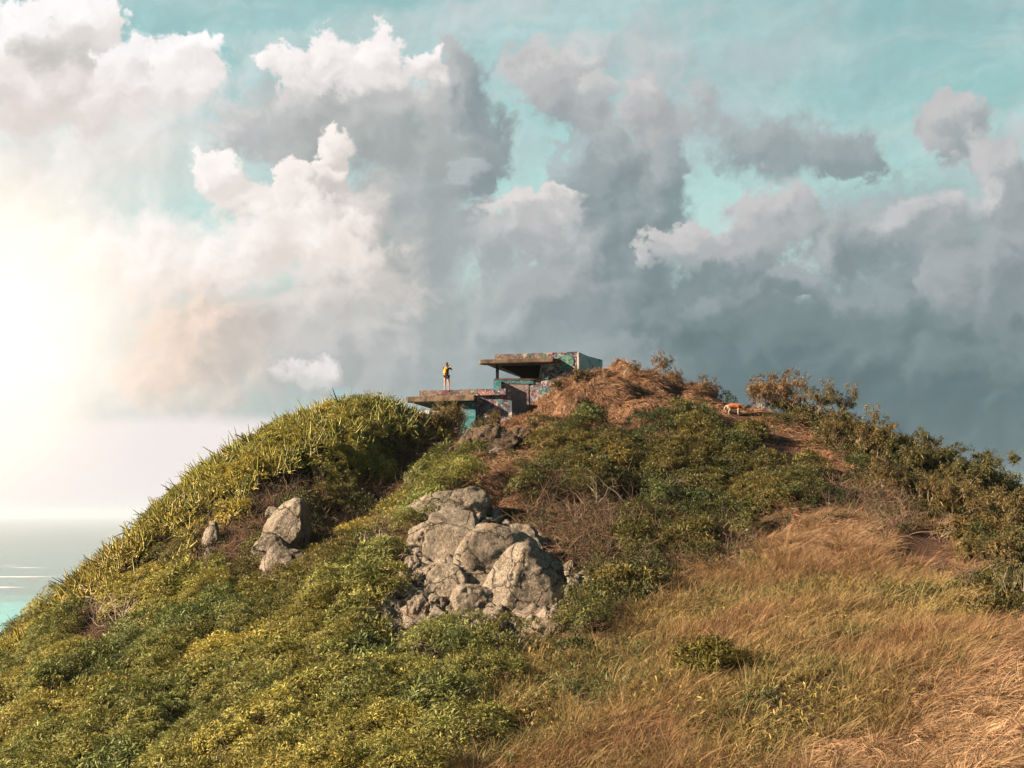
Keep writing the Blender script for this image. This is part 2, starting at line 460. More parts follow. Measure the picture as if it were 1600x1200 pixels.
# plan-view cover: nearest labelled place (places given as pixels of the ground they mark)
ZN = {'succ':0,'shrub':1,'dgreen':2,'dry':3,'mix':4,'brush':5,'dirt':6,'rock':7,'koa':8}
ZPTS = [
 ('succ',[(0,1010),(60,940),(130,890),(200,840),(270,780),(330,730),(400,690),(480,650),(560,630),(620,640),(680,660),(330,770),(400,740),(470,700),(540,670),(610,670),(120,930),(180,880),(270,820),(370,800),(300,860),(560,710),(640,680)]),
 ('shrub',[(705,755),(690,775),(722,735),(520,740),(580,700),(240,900),(330,915),(200,950),(60,1000),(0,1060),(100,1080),(200,1130),(300,1060),(420,1000),(500,940),(560,900),(600,870),(640,820),(680,770),(710,740),(400,1100),(300,1190),(100,1180),(0,1150),(500,1060),(500,1180),(600,1060),(600,1170),(700,1060),(700,1150),(780,1050),(420,945),(560,1000),(480,620+380),(60,1190),(200,1060)]),
 ('dgreen',[(468,850),(475,820),(400,905),(480,880),(850,720),(900,700),(960,700),(1020,690),(1080,680),(1110,690),(1150,720),(1200,750),(1260,765),(840,760),(920,760),(1000,760),(1080,750),(1130,780),(1180,790),(1080,850),(1020,900),(960,940),(920,970),(1100,820),(1000,850),(1050,800),(860,680+20),(520,800),(900,1010),(1270,790),(930,1000),(1180,830),(520,870),(530,880)]),
 ('dry',[(770,752),(785,728),(800,738),(815,718),(752,668),(765,735),(745,728),(790,760),(835,668),(760,670),(800,650),(850,640),(900,620),(960,600),(1020,600),(1060,620),(1090,640),(960,650),(880,660),(1020,640),(820,700),(760,740),(740,710),(800,720),(1260,810),(1300,820),(1340,830),(1370,850),(1300,860),(1240,840),(1210,860),(1180,650),(1230,680),(1270,705),(1300,740),(1560,1100),(1500,1150),(1600,1050),(1590,1170),(1400,1180),(1300,1200),(1520,1050),(1480,1090),(1590,1000),(1500,880),(1480,840),(1200,640),(1110,650),(600,740),(820,680),(1170,640),(700,690),(690,720)]),
 ('mix',[(800,1110),(850,1090),(770,1150),(730,1180),(905,1020),(742,1140),(765,1190),(842,1062),(905,1050),(700,1195),(960,1040),(1000,1000),(1060,960),(1120,930),(1180,900),(1240,890),(1300,900),(1360,900),(1200,960),(1100,1000),(1300,980),(1400,960),(1450,940),(1000,1080),(1100,1080),(1200,1060),(1300,1060),(1400,1060),(900,1080),(860,1120),(800,1180),(900,1180),(1000,1160),(1100,1180),(1200,1140),(1300,1130),(1380,1120),(1440,1020),(1500,960),(1420,900),(880,1040),(1500,1000)]),
 ('brush',[(440,835),(420,860),(440,885),(425,805),(332,845),(330,868),(350,845),(310,850),(400,840),(465,850),(470,820),(400,880),(410,815),(455,800),(600,850),(585,850),(1350,775),(1375,790),(1395,805),(1410,820),(1345,790),(1370,812),(1330,790),(1385,825),(1290,765),(1310,780),(600,780),(640,750),(560,790),(540,850),(500,900-50),(580,830),(660,710),(620,720),(490,780),(150,970),(180,980),(350,860),(330,830),(860,800),(900,810),(940,830),(960,800),(880,850),(930,880),(1000,800),(840,790),(620,800),(120,960),(640,700),(1060,880),(360,830),(1150,860),(700,680),(740,640)]),
 ('dirt',[(1135,643),(1135,649),(1135,656),(1149,651),(1149,657),(1149,664),(1162,659),(1162,665),(1162,672),(1176,667),(1176,673),(1176,680),(1189,676),(1189,682),(1189,689),(1203,684),(1203,690),(1203,697),(1216,692),(1216,698),(1216,705),(1230,700),(1230,706),(1230,713),(1244,708),(1244,714),(1244,721),(1257,716),(1257,722),(1257,729),(1271,724),(1271,730),(1271,737),(1284,733),(1284,739),(1284,746),(1298,741),(1298,747),(1298,754),(1311,749),(1311,755),(1311,762),(1325,757),(1325,763),(1325,770),(1415,850),(1415,860),(1415,870),(1415,880),(1427,850),(1427,860),(1427,870),(1427,880),(1439,850),(1439,860),(1439,870),(1439,880),(1451,850),(1451,860),(1451,870),(1451,880),(1463,850),(1463,860),(1463,870),(1463,880),(1475,850),(1475,860),(1475,870),(1475,880)]),
 ('rock',[(738,700),(765,700),(785,702),(805,692),(750,712),(640,880),(660,920),(700,880),(700,800),(730,790),(760,840),(800,870),(850,860),(850,920),(900,920),(680,980),(740,960),(800,960),(860,960),(640,960),(720,920),(660,840),(760,900)]),
 ('koa',[(1130,645),(1250,660),(1310,680),(1360,690),(1400,700),(1450,720),(1500,740),(1560,770),(1600,780),(1350,730),(1400,760),(1450,780),(1500,800),(1560,820),(1600,850),(1420,800),(1500,830),(1560,880),(1600,930),(1540,930)]),
]
_zp = np.array([p for _, ps in ZPTS for p in ps], float)
_zt = np.array([ZN[k] for k, ps in ZPTS for _ in ps])
def zone(X, Y, Z, jit=24):
    px, py = to_px(X, Y, Z)
    px = px + jit * fbm(X * 0.9, Y * 0.9, 5); py = py + jit * fbm(X * 0.9, Y * 0.9, 9)
    px = px + RNG.normal(0, jit * 0.35, px.shape); py = py + RNG.normal(0, jit * 0.35, px.shape)
    out = np.empty(px.size, int); a = px.ravel(); b = py.ravel()
    for i in range(0, a.size, 50000):
        d = (a[i:i+50000, None] - _zp[:, 0]) ** 2 + (b[i:i+50000, None] - _zp[:, 1]) ** 2
        out[i:i+50000] = _zt[d.argmin(1)]
    return out.reshape(px.shape)

def zsoft(X, Y, Z, names, rad=35.0):
    """0..1 weight of the named cover kinds at smooth distance, for shaping the ground"""
    px, py = to_px(X, Y, Z)
    ok = np.isin(_zt, [ZN[n] for n in names])
    a = px.ravel(); b = py.ravel(); out = np.empty(a.size)
    for i in range(0, a.size, 50000):
        w = np.exp(-((a[i:i+50000, None] - _zp[:, 0]) ** 2 + (b[i:i+50000, None] - _zp[:, 1]) ** 2) / (2 * rad * rad)) + 1e-12
        out[i:i+50000] = w[:, ok].sum(1) / w.sum(1)
    return out.reshape(px.shape)

# fine grid of heights near the viewer, used for every placement
GX0, GX1, GY0, GY1, GS = -44.0, 40.0, 16.0, 104.0, 0.3
gx = np.arange(GX0, GX1 + 1e-6, GS); gy = np.arange(GY0, GY1 + 1e-6, GS)
MX, MY = np.meshgrid(gx, gy)
HB = h_base(MX, MY)
_wd = zsoft(MX, MY, HB, ['dry'])
_wp = zsoft(MX, MY, HB, ['dirt'], 18)
_far = np.clip((MY - 38) / 20, 0.25, 1)
_w1 = vnoise(MX * 0.5, MY * 0.5, 55)
H = HB + (0.30 * fbm(MX * 0.35, MY * 0.35, 3) + 0.10 * fbm(MX * 1.1, MY * 1.1, 4)) * (1 - _wp) * _far
_lump = np.abs(vnoise(MX * 0.62 + 3 + 0.5 * _w1, MY * 0.62, 21)) * 2.0 + 0.6 * np.abs(vnoise(MX * 1.3, MY * 1.3 + 0.7 * _w1, 25)) - 0.9
H += _wd * _far * 0.75 * _lump
_wm = zsoft(MX, MY, HB, ['mix', 'shrub', 'dgreen'])
H += _wm * 0.26 * fbm(MX * 0.55, MY * 0.55, 77, 2)
H -= _wp * 0.35
def hgt(X, Y):
    X = np.asarray(X, float); Y = np.asarray(Y, float)
    fx = np.clip((X - GX0) / GS, 0, len(gx) - 1.001); fy = np.clip((Y - GY0) / GS, 0, len(gy) - 1.001)
    i = fx.astype(int); j = fy.astype(int); fx = fx - i; fy = fy - j
    return (H[j, i] * (1 - fx) + H[j, i + 1] * fx) * (1 - fy) + (H[j + 1, i] * (1 - fx) + H[j + 1, i + 1] * fx) * fy
def nrm(X, Y, e=0.5):
    dx = (hgt(X + e, Y) - hgt(X - e, Y)) / (2 * e); dy = (hgt(X, Y + e) - hgt(X, Y - e)) / (2 * e)
    n = np.stack([-dx, -dy, np.ones_like(dx)], -1)
    return n / np.linalg.norm(n, axis=-1, keepdims=True)
def ground_at(px, py, d0=22.0, d1=100.0):
    """first point of the ground on the sight line through a photograph pixel"""
    ds = np.arange(d0, d1, 0.1)
    u, v = (px - 800) / F, (600 - py) / F
    dy = CP_ - v * SP_
    X = u * ds / dy; Z = (SP_ + v * CP_) * ds / dy
    below = np.nonzero(hgt(X, ds) > Z)[0]
    k = below[0] if len(below) else len(ds) - 1
    return Vector((X[k], ds[k], float(hgt(X[k], ds[k]))))
def wpos(*p):
    return Vector(p)

# ground material: soil and litter, redder and barer on the trail
mg, t, b = new_mat('soil')
geo = N(t, 'ShaderNodeNewGeometry').outputs['Position']
nz = NOISE(t, geo, 1.3, 6, 0.6); nz2 = NOISE(t, geo, 9.0, 5, 0.65)
at_ = N(t, 'ShaderNodeAttribute', attribute_name='dirt')
c1 = MIX(t, MR(t, nz.outputs[0], 0.35, 0.65), (0.028, 0.018, 0.010, 1), (0.058, 0.038, 0.020, 1))
c2 = MIX(t, MR(t, nz2.outputs[0], 0.35, 0.7), (0.042, 0.022, 0.015, 1), (0.105, 0.058, 0.040, 1))
cc = MIX(t, MR(t, M(t, 'ADD', at_.outputs['Fac'], M(t, 'MULTIPLY', M(t, 'SUBTRACT', nz2.outputs[0], 0.5), 0.5)), 0.35, 0.6), c1, c2)
L(t, cc, b.inputs['Base Color']); b.inputs['Roughness'].default_value = 0.95
b.inputs['Specular IOR Level'].default_value = 0.1
bp = N(t, 'ShaderNodeBump'); bp.inputs['Strength'].default_value = 0.8; bp.inputs['Distance'].default_value = 0.12
L(t, nz2.outputs[0], bp.inputs['Height']); L(t, bp.outputs[0], b.inputs['Normal'])

def grid_faces(ny, nx):
    idx = np.arange(ny * nx).reshape(ny, nx)
    return np.stack([idx[:-1, :-1], idx[:-1, 1:], idx[1:, 1:], idx[1:, :-1]], -1).reshape(-1, 4)
# one sheet: fine grid in the middle, stretched towards the coast
ax = np.concatenate([np.linspace(-300, GX0 - 2, 40), gx, np.linspace(GX1 + 2, 300, 40)])
ay = np.concatenate([np.linspace(-300, GY0 - 1, 60), gy, np.linspace(GY1 + 2, 400, 50)])
AX, AY = np.meshgrid(ax, ay)
AZ = h_base(AX, AY)
_in = (AX >= GX0 - 1e-6) & (AX <= GX1 + 1e-6) & (AY >= GY0 - 1e-6) & (AY <= GY1 + 1e-6)
AZ[_in] = hgt(AX[_in], AY[_in])
dirt_w = zsoft(AX, AY, AZ, ['dirt'], 16) * _in
ground = mesh_np('hill', np.stack([AX, AY, AZ], -1).reshape(-1, 3), grid_faces(*AX.shape), mg, smooth=True, attrs={'dirt': dirt_w.ravel()})
tag(ground, 'brown soil of the hill under its plants, with a bare reddish trail', kind='structure')

# ------------------------------------------------------------------ sea
SEA = -172.0
ms, t, b = new_mat('sea_water')
geo = N(t, 'ShaderNodeNewGeometry').outputs['Position']
sx = N(t, 'ShaderNodeSeparateXYZ'); L(t, geo, sx.inputs[0])
sn = NOISE(t, VM(t, 'MULTIPLY', geo, (0.0006, 0.0022, 0)), 1.0, 5, 0.6)
dist = M(t, 'ADD', sx.outputs[1], M(t, 'MULTIPLY', M(t, 'SUBTRACT', sn.outputs[0], 0.5), 2200))
shal = MR(t, dist, 1900, 3300, 1.0, 0.0)
wc = MIX(t, shal, (0.11, 0.17, 0.18, 1), (0.13, 0.42, 0.44, 1))
deep = MR(t, dist, 4200, 9000)
wc = MIX(t, deep, wc, (0.11, 0.14, 0.145, 1))
# breaking waves on the reef, long broken lines at one distance
fn = NOISE(t, VM(t, 'MULTIPLY', geo, (0.004, 0.004, 0)), 1.0, 4, 0.6)
def foam(y0, wdt, x0, x1):
    dd = M(t, 'ABSOLUTE', M(t, 'SUBTRACT', M(t, 'ADD', sx.outputs[1], M(t, 'MULTIPLY', M(t, 'SUBTRACT', fn.outputs[0], 0.5), wdt * 2.0)), y0))
    m = MR(t, dd, wdt * 0.3, wdt, 1, 0)
    mx = M(t, 'MULTIPLY', MR(t, sx.outputs[0], x0 - 40, x0 + 40), MR(t, sx.outputs[0], x1 - 60, x1 + 60, 1, 0))
    return M(t, 'MULTIPLY', m, mx)
def seay(py):
    d = at(800, py, 1.0); return SEA / d.z
fo = None
for py, px0, px1, wd in ((901, -60, 72, 34), (918, -200, 18, 40), (887, 30, 62, 26), (884, 15, 24, 22)):
    Y = seay(py); k = foam(Y, wd, (px0 - 800) / F * Y, (px1 - 800) / F * Y)
    fo = k if fo is None else M(t, 'MAXIMUM', fo, k)
wc = MIX(t, fo, wc, (0.8, 0.8, 0.78, 1))
L(t, wc, b.inputs['Base Color'])
b.inputs['Roughness'].default_value = 0.35
b.inputs['IOR'].default_value = 1.33
wn = NOISE(t, VM(t, 'MULTIPLY', geo, (0.012, 0.04, 0)), 1.0, 6, 0.65)
bp = N(t, 'ShaderNodeBump'); bp.inputs['Strength'].default_value = 0.6; bp.inputs['Distance'].default_value = 14.0
L(t, wn.outputs[0], bp.inputs['Height']); L(t, bp.outputs[0], b.inputs['Normal'])
R_ = 40000.0
ang = np.linspace(0, 2 * math.pi, 97)[:-1]
rr = np.array([1.0, 500, 2000, 8000, 20000, R_])
sv = np.stack([np.outer(rr, np.cos(ang)), np.outer(rr, np.sin(ang)), np.full((6, 96), SEA)], -1).reshape(-1, 3)
sf = [(i * 96 + j, i * 96 + (j + 1) % 96, (i + 1) * 96 + (j + 1) % 96, (i + 1) * 96 + j) for i in range(5) for j in range(96)]
sea = mesh_np('sea', sv, sf, ms)
tag(sea, 'pale turquoise sea with a white line of surf, fading at the horizon', kind='structure')

# ------------------------------------------------------------------ plant materials (leaf colour is carried per leaf in 'col')
def leaf_mat(name, trans=0.3, rough=0.55, spec=0.25):
    m, t, b = new_mat(name)
    a = N(t, 'ShaderNodeAttribute', attribute_name='col')
    L(t, a.outputs['Vector'], b.inputs['Base Color'])
    b.inputs['Roughness'].default_value = rough; b.inputs['Specular IOR Level'].default_value = spec
    tr = N(t, 'ShaderNodeBsdfTranslucent'); L(t, a.outputs['Vector'], tr.inputs['Color'])
    mx = N(t, 'ShaderNodeMixShader'); mx.inputs[0].default_value = trans
    L(t, b.outputs[0], mx.inputs[1]); L(t, tr.outputs[0], mx.inputs[2])
    L(t, mx.outputs[0], t.nodes['Material Output'].inputs['Surface'])
    return m
M_LEAF = leaf_mat('leaf', 0.20)
M_SUCC = leaf_mat('succulent_leaf', 0.15, 0.42, 0.4)
M_GRASS = leaf_mat('grass_blade', 0.20, 0.6, 0.2)
M_TWIG = leaf_mat('twig', 0.0, 0.8, 0.15)

def unit(v):
    return v / np.maximum(np.linalg.norm(v, axis=-1, keepdims=True), 1e-9)

def ribbons(base, d0, length, bend, width, segs=3, side=None, taper=True):
    """curved strips: base (n,3), start direction d0 (n,3), bend vector added along the strip (n,3)"""
    n = len(base)
    t = np.linspace(0, 1, segs + 1)
    d0 = unit(d0)
    if side is None:
        r = RNG.normal(size=(n, 3)); side = unit(np.cross(d0, r))
    pts = base[:, None] + length[:, None, None] * (t[None, :, None] * d0[:, None] + (t ** 2)[None, :, None] * bend[:, None])
    w = (1 - t ** 1.6 * 0.92) if taper else np.array([0.45, 1.0, 0.95, 0.35, 0.2][:segs + 1]) if segs >= 3 else np.array([0.5, 1.0, 0.3])
    off = 0.5 * width[:, None, None] * w[None, :, None] * side[:, None]
    v = np.stack([pts - off, pts + off], 2).reshape(n, -1, 3)
    k = 2 * (segs + 1)
    q = np.array([(2 * i, 2 * i + 1, 2 * i + 3, 2 * i + 2) for i in range(segs)])
    f = (np.arange(n) * k)[:, None, None] + q[None]
    return v.reshape(-1, 3), f.reshape(-1, 4), k

def tubes(base, d0, length, bend, rad, segs=4, sides=3, tipr=0.15, bend3=None):
    n = len(base); t = np.linspace(0, 1, segs + 1); d0 = unit(d0)
    pts = base[:, None] + length[:, None, None] * (t[None, :, None] * d0[:, None] + (t ** 2)[None, :, None] * bend[:, None])
    if bend3 is not None:
        pts = pts + length[:, None, None] * (np.sin(t * 9)[None, :, None] * bend3[:, None])
    a = unit(np.cross(d0, RNG.normal(size=(n, 3)))); b = np.cross(d0, a)
    w = 1 - (1 - tipr) * t ** 2
    vs = []
    for s in range(sides):
        th = 2 * math.pi * s / sides
        vs.append(pts + rad[:, None, None] * w[None, :, None] * (math.cos(th) * a + math.sin(th) * b)[:, None])
    v = np.stack(vs, 2).reshape(n, -1, 3); k = sides * (segs + 1)
    q = np.array([(i * sides + s, i * sides + (s + 1) % sides, (i + 1) * sides + (s + 1) % sides, (i + 1) * sides + s) for i in range(segs) for s in range(sides)])
    f = (np.arange(n) * k)[:, None, None] + q[None]
    return v.reshape(-1, 3), f.reshape(-1, 4), k

class Acc:
    def __init__(s): s.v = []; s.f = []; s.c = []; s.n = 0
    def add(s, v, f, c):
        s.v.append(v.astype(np.float32)); s.f.append((f + s.n).astype(np.int32)); s.c.append(np.asarray(c, np.float32)); s.n += len(v)
    def build(s, name, mat, parent=None, smooth=False):
        if not s.n: return None
        return mesh_np(name, np.concatenate(s.v), np.concatenate(s.f), mat, parent, smooth, {'col': np.clip(np.concatenate(s.c) * KA, 0.002, 0.9)})

def vary(base, n, dv=0.25, dh=0.08):
    """n colours round a base colour: brightness and warm/green shift"""
    b = np.asarray(base, float)
    k = np.exp(RNG.normal(0, dv, (n, 1)))
    h = RNG.normal(0, dh, (n, 1))
    c = b * k
    c[:, 0:1] *= (1 + h); c[:, 2:3] *= (1 - h * 0.5)
    return np.clip(c, 0.004, 0.8)

def stamp(acc, tmpl, pos, rot, scl, tint):
    """copy template meshes (list of (v,f,c)) to positions with 3x3 rotations, scales and colour factors"""
    which = RNG.integers(0, len(tmpl), len(pos))
    for k, (v, f, c) in enumerate(tmpl):
        s = np.nonzero(which == k)[0]
        if not len(s): continue
        for i in range(0, len(s), 4000):
            q = s[i:i + 4000]
            V = np.einsum('nij,vj->nvi', rot[q], v) * scl[q][:, None, None] + pos[q][:, None]
            Fq = f[None] + (np.arange(len(q)) * len(v))[:, None, None]
            C = c[None] * tint[q][:, None]
            acc.add(V.reshape(-1, 3), Fq.reshape(-1, f.shape[1]), C.reshape(-1, 3))

def frames(up, spin):
    """rotation matrices with local z along up and a spin about it"""
    up = unit(up); ref = np.where(np.abs(up[:, 2:3]) > 0.95, np.array([[1.0, 0, 0]]), np.array([[0, 0, 1.0]]))
    x = unit(np.cross(ref, up)); y = np.cross(up, x)
    c, s = np.cos(spin)[:, None], np.sin(spin)[:, None]
    return np.stack([x * c + y * s, -x * s + y * c, up], -1)

# --- templates
def t_tuft(nf=11, ln=0.26, w=0.055, droop=0.55, base=(0.10, 0.115, 0.018), dv=0.22, top=1.25, twig=0.18):
    """a twig end: fronds fanned out round it, tips drooping; the youngest leaves at the tip are paler"""
    out = []
    for _ in range(6):
        n = nf + int(RNG.integers(-2, 3))
        az = RNG.uniform(0, 2 * math.pi, n); el = RNG.uniform(0.1, 1.25, n)
        d = np.stack([np.cos(az) * np.cos(el), np.sin(az) * np.cos(el), np.sin(el)], 1)
        b0 = np.zeros((n, 3)); b0[:, 2] = RNG.uniform(-twig, 0.03, n)
        ln_ = ln * RNG.uniform(0.65, 1.2, n)
        bend = np.zeros((n, 3)); bend[:, 2] = -droop * RNG.uniform(0.5, 1.3, n)
        side = unit(np.cross(d, np.array([[0, 0, 1.0]])) + RNG.normal(0, 0.25, (n, 3)))
        v, f, k = ribbons(b0, d, ln_, bend, w * RNG.uniform(0.7, 1.3, n), 2, side, taper=False)
        c = vary(base, n, dv) * (1 + (top - 1) * (b0[:, 2:3] / twig + 1))
        out.append((v, f, np.repeat(c, k, 0)))
    return out
def t_head(nl=100, R=0.25, Hh=0.16, ls=0.075, w=0.026, base=(0.16, 0.15, 0.022), dv=0.30, lean=0.3, nt=7):
    """a flat-topped head of foliage: small leaves over an umbrella-shaped cap, paler young leaves on top"""
    out = []
    for _ in range(nt):
        n = nl
        az = RNG.uniform(0, 2 * math.pi, n); s = np.sqrt(RNG.uniform(0, 1, n))
        lob = 1 + 0.35 * np.sin(az * RNG.integers(2, 5) + RNG.uniform(0, 6))
        x = np.cos(az) * s * R * lob; y = np.sin(az) * s * R * lob
        z = Hh * (1 - s * s) + RNG.normal(0, 0.02, n) + x * lean
        b0 = np.stack([x, y, z], 1)
        d = unit(np.stack([np.cos(az) * (0.3 + s), np.sin(az) * (0.3 + s), 0.75 - 0.7 * s + 0 * az], 1) + RNG.normal(0, 0.4, (n, 3)))
        side = unit(np.cross(d, np.array([[0, 0, 1.0]])) + RNG.normal(0, 0.35, (n, 3)))
        v, f, k = ribbons(b0, d, ls * RNG.uniform(0.7, 1.5, n), np.stack([0 * s, 0 * s, -0.4 * RNG.random(n)], 1), w * RNG.uniform(0.7, 1.3, n), 2, side, taper=False)
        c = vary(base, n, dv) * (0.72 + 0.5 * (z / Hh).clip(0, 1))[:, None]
        out.append((v, f, np.repeat(c, k, 0)))
    return out
def t_leafy(nl=22, r=0.16, ls=0.06, base=(0.08, 0.11, 0.016), dv=0.28):
    """a compact twig of small rounded leaves"""
    out = []
    for _ in range(6):
        n = nl
        d = unit(RNG.normal(size=(n, 3)) + np.array([0, 0, 0.7]))
        b0 = d * r * RNG.uniform(0.2, 1.0, (n, 1)) * np.array([1, 1, 1.2])
        d2 = unit(d + RNG.normal(0, 0.5, (n, 3)) + np.array([0, 0, 0.2]))
        v, f, k = ribbons(b0, d2, ls * RNG.uniform(0.8, 1.6, n), RNG.normal(0, 0.2, (n, 3)), ls * 0.62 * RNG.uniform(0.7, 1.2, n), 2, None, taper=False)
        out.append((v, f, np.repeat(vary(base, n, dv), k, 0)))
    return out
def t_tussock(nb=110, ln=0.85, w=0.02, r=0.14, wind=(0.55, 0.1, 0), spread=0.75, droop=0.75, base=(0.34, 0.17, 0.075), dv=0.25, segs=4, nt=5):
    out = []
    for _ in range(nt):
        az = RNG.uniform(0, 2 * math.pi, nb); rr = r * np.sqrt(RNG.uniform(0, 1, nb))
        o = np.stack([np.cos(az), np.sin(az), 0 * az], 1)
        b0 = o * rr[:, None]; b0[:, 2] = -0.08
        d = unit(o * (spread * RNG.uniform(0.15, 1.1, (nb, 1))) + np.array([0, 0, 1.0]) + RNG.normal(0, 0.12, (nb, 3)) + 0.35 * np.array(wind))
        bend = o * 0.25 + 0.65 * np.array(wind) + RNG.normal(0, 0.10, (nb, 3)); bend[:, 2] -= droop * RNG.uniform(0.4, 1.2, nb)
        v, f, k = ribbons(b0, d, ln * RNG.uniform(0.5, 1.15, nb), bend, w * RNG.uniform(0.6, 1.3, nb), segs)
        c = np.repeat(vary(base, nb, dv, 0.08), k, 0)
        h = np.tile(np.repeat(np.linspace(0.62, 1.12, segs + 1), 2), nb)[:, None]   # each blade is darker at the foot than at the tip
        out.append((v, f, c * h))
    return out
def t_comb(nb=90, ln=0.6, w=0.026, r=0.3, lift=0.45, droop=0.5, base=(0.36, 0.200, 0.118), dv=0.32, segs=4, nt=6, fan=0.45):
    """grass laid over by the wind: blades lean along local +x, rise a little, then hang"""
    out = []
    for _ in range(nt):
        b0 = np.stack([RNG.normal(0, r, nb), RNG.normal(0, r, nb), np.full(nb, -0.05)], 1)
        th = RNG.normal(0, fan, nb)
        d = unit(np.stack([np.cos(th), np.sin(th), lift * RNG.uniform(0.4, 1.8, nb)], 1))
        bend = np.stack([0 * th, RNG.normal(0, 0.12, nb), -droop * RNG.uniform(0.5, 1.3, nb)], 1)
        v, f, k = ribbons(b0, d, ln * RNG.uniform(0.5, 1.2, nb), bend, w * RNG.uniform(0.6, 1.3, nb), segs, unit(np.stack([-np.sin(th), np.cos(th), RNG.normal(0, 0.5, nb)], 1)))
        c = np.repeat(vary(base, nb, dv, 0.08), k, 0)
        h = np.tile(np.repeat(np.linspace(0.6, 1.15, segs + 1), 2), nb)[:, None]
        out.append((v, f, c * h))
    return out
def frames_dir(up, fwd):
    up = unit(up); x = unit(fwd - up * (fwd * up).sum(1, keepdims=True)); y = np.cross(up, x)
    return np.stack([x, y, up], -1)
def t_fingers(n=12, ln=0.50, rad=0.034, base=(0.33, 0.275, 0.060)):
    out = []
    for _ in range(6):
        az = RNG.uniform(0, 2 * math.pi, n); el = RNG.uniform(-0.1, 1.1, n)
        d = np.stack([np.cos(az) * np.cos(el), np.sin(az) * np.cos(el), np.sin(el)], 1)
        b0 = RNG.normal(0, 0.14, (n, 3)) * np.array([1, 1, 0.3])
        bend = RNG.normal(0, 0.28, (n, 3)); bend[:, 2] += np.where(RNG.random(n) < 0.35, 0.3, -0.35)
        v, f, k = tubes(b0, d, ln * RNG.uniform(0.45, 1.2, n), bend, rad * RNG.uniform(0.8, 1.4, n), 4, 4, 0.25)
        out.append((v, f, np.repeat(vary(base, n, 0.28, 0.14), k, 0)))
    return out
def t_brush(n=12, ln=0.8, rad=0.011, base=(0.20, 0.14, 0.10), curl=0.5, up=0.6):
    out = []
    for _ in range(6):
        d = unit(RNG.normal(size=(n, 3)) * np.array([1, 1, 0.6]) + np.array([0.25, 0, up]))
        b0 = RNG.normal(0, 0.12, (n, 3)) * np.array([1, 1, 0.2])
        v, f, k = tubes(b0, d, ln * RNG.uniform(0.5, 1.3, n), RNG.normal(0, curl, (n, 3)) + np.array([0.1, 0, -0.3]), rad * RNG.uniform(0.6, 1.5, n), 5, 3, 0.3, RNG.normal(0, 0.05, (n, 3)))
        out.append((v, f, np.repeat(vary(base, n, 0.3, 0.05), k, 0)))
    return out

# --- candidate ground points seen (nearly) from the viewer's side of the hill
def occluded(X, Y, Z, lift=2.2):
    hid = np.zeros(X.shape, bool)
    for s in np.linspace(0.35, 0.985, 60):
        hid |= hgt(X * s, Y * s) > (Z + lift) * s + 0.0
    return hid
def candidates(spacing, ymin=19.0, lift=2.2, margin=150, jit=0.5, need=None):
    xs = np.arange(-42, 38, spacing); ys = np.arange(ymin, 100, spacing)
    X, Y = np.meshgrid(xs, ys); X = X.ravel() + RNG.uniform(-jit, jit, X.size) * spacing; Y = Y.ravel() + RNG.uniform(-jit, jit, Y.size) * spacing
    Z = hgt(X, Y); px, py = to_px(X, Y, Z)
    ok = (px > -margin) & (px < 1600 + margin) & (py < 1200 + margin * 0.9)
    X, Y, Z = X[ok], Y[ok], Z[ok]
    ok = ~occluded(X, Y, Z, lift)
    X, Y, Z = X[ok], Y[ok], Z[ok]
    return X, Y, Z, zone(X, Y, Z)
def steepk(X, Y):
    return 1.0 / np.maximum(nrm(X, Y)[:, 2], 0.35)
BX0, BX1 = 0, 0
_dg = ground_at(1147, 634)
if _dg.y > 90: _dg = at(1147, 631.5, 76.3)
DOGP = (_dg.x, _dg.y)
def not_building(X, Y):
    """keeps plants out of the bunker's rooms"""
    return ~((np.abs(X - DOGP[0]) < 0.85) & (Y < DOGP[1] + 0.6) & (Y > DOGP[1] - 4.5)) & ~(((X > -6.4) & (X < -1.0) & (Y > 83.2) & (Y < 93)) | ((X > -1.6) & (X < 5.0) & (Y > 85.4) & (Y < 94)))

def domes(cx, cy, r, hh, per, cover=1.0):
    """tuft points over domed bushes: returns positions and outward directions"""
    n = len(cx); k = per.astype(int)
    idx = np.repeat(np.arange(n), k); m = len(idx)
    az = RNG.uniform(0, 2 * math.pi, m); s = np.sqrt(RNG.uniform(0.0, 1.0, m)) * cover
    dirs = np.stack([np.cos(az) * s, np.sin(az) * s, np.sqrt(np.maximum(0, 1 - s * s * 0.85))], 1)
    lump = 1 + 0.22 * fbm(cx[idx] * 3 + az * 1.3, cy[idx] * 3 + s * 4, 31)
    depth = 1 - 0.35 * RNG.random(m) ** 2.5
    ox = dirs[:, 0] * r[idx] * lump; oy = dirs[:, 1] * r[idx] * lump
    X = cx[idx] + ox; Y = cy[idx] + oy
    Z = hgt(X, Y) + dirs[:, 2] * hh[idx] * lump * depth
    return np.stack([X, Y, Z], 1), unit(dirs + nrm(X, Y) * 0.4), idx

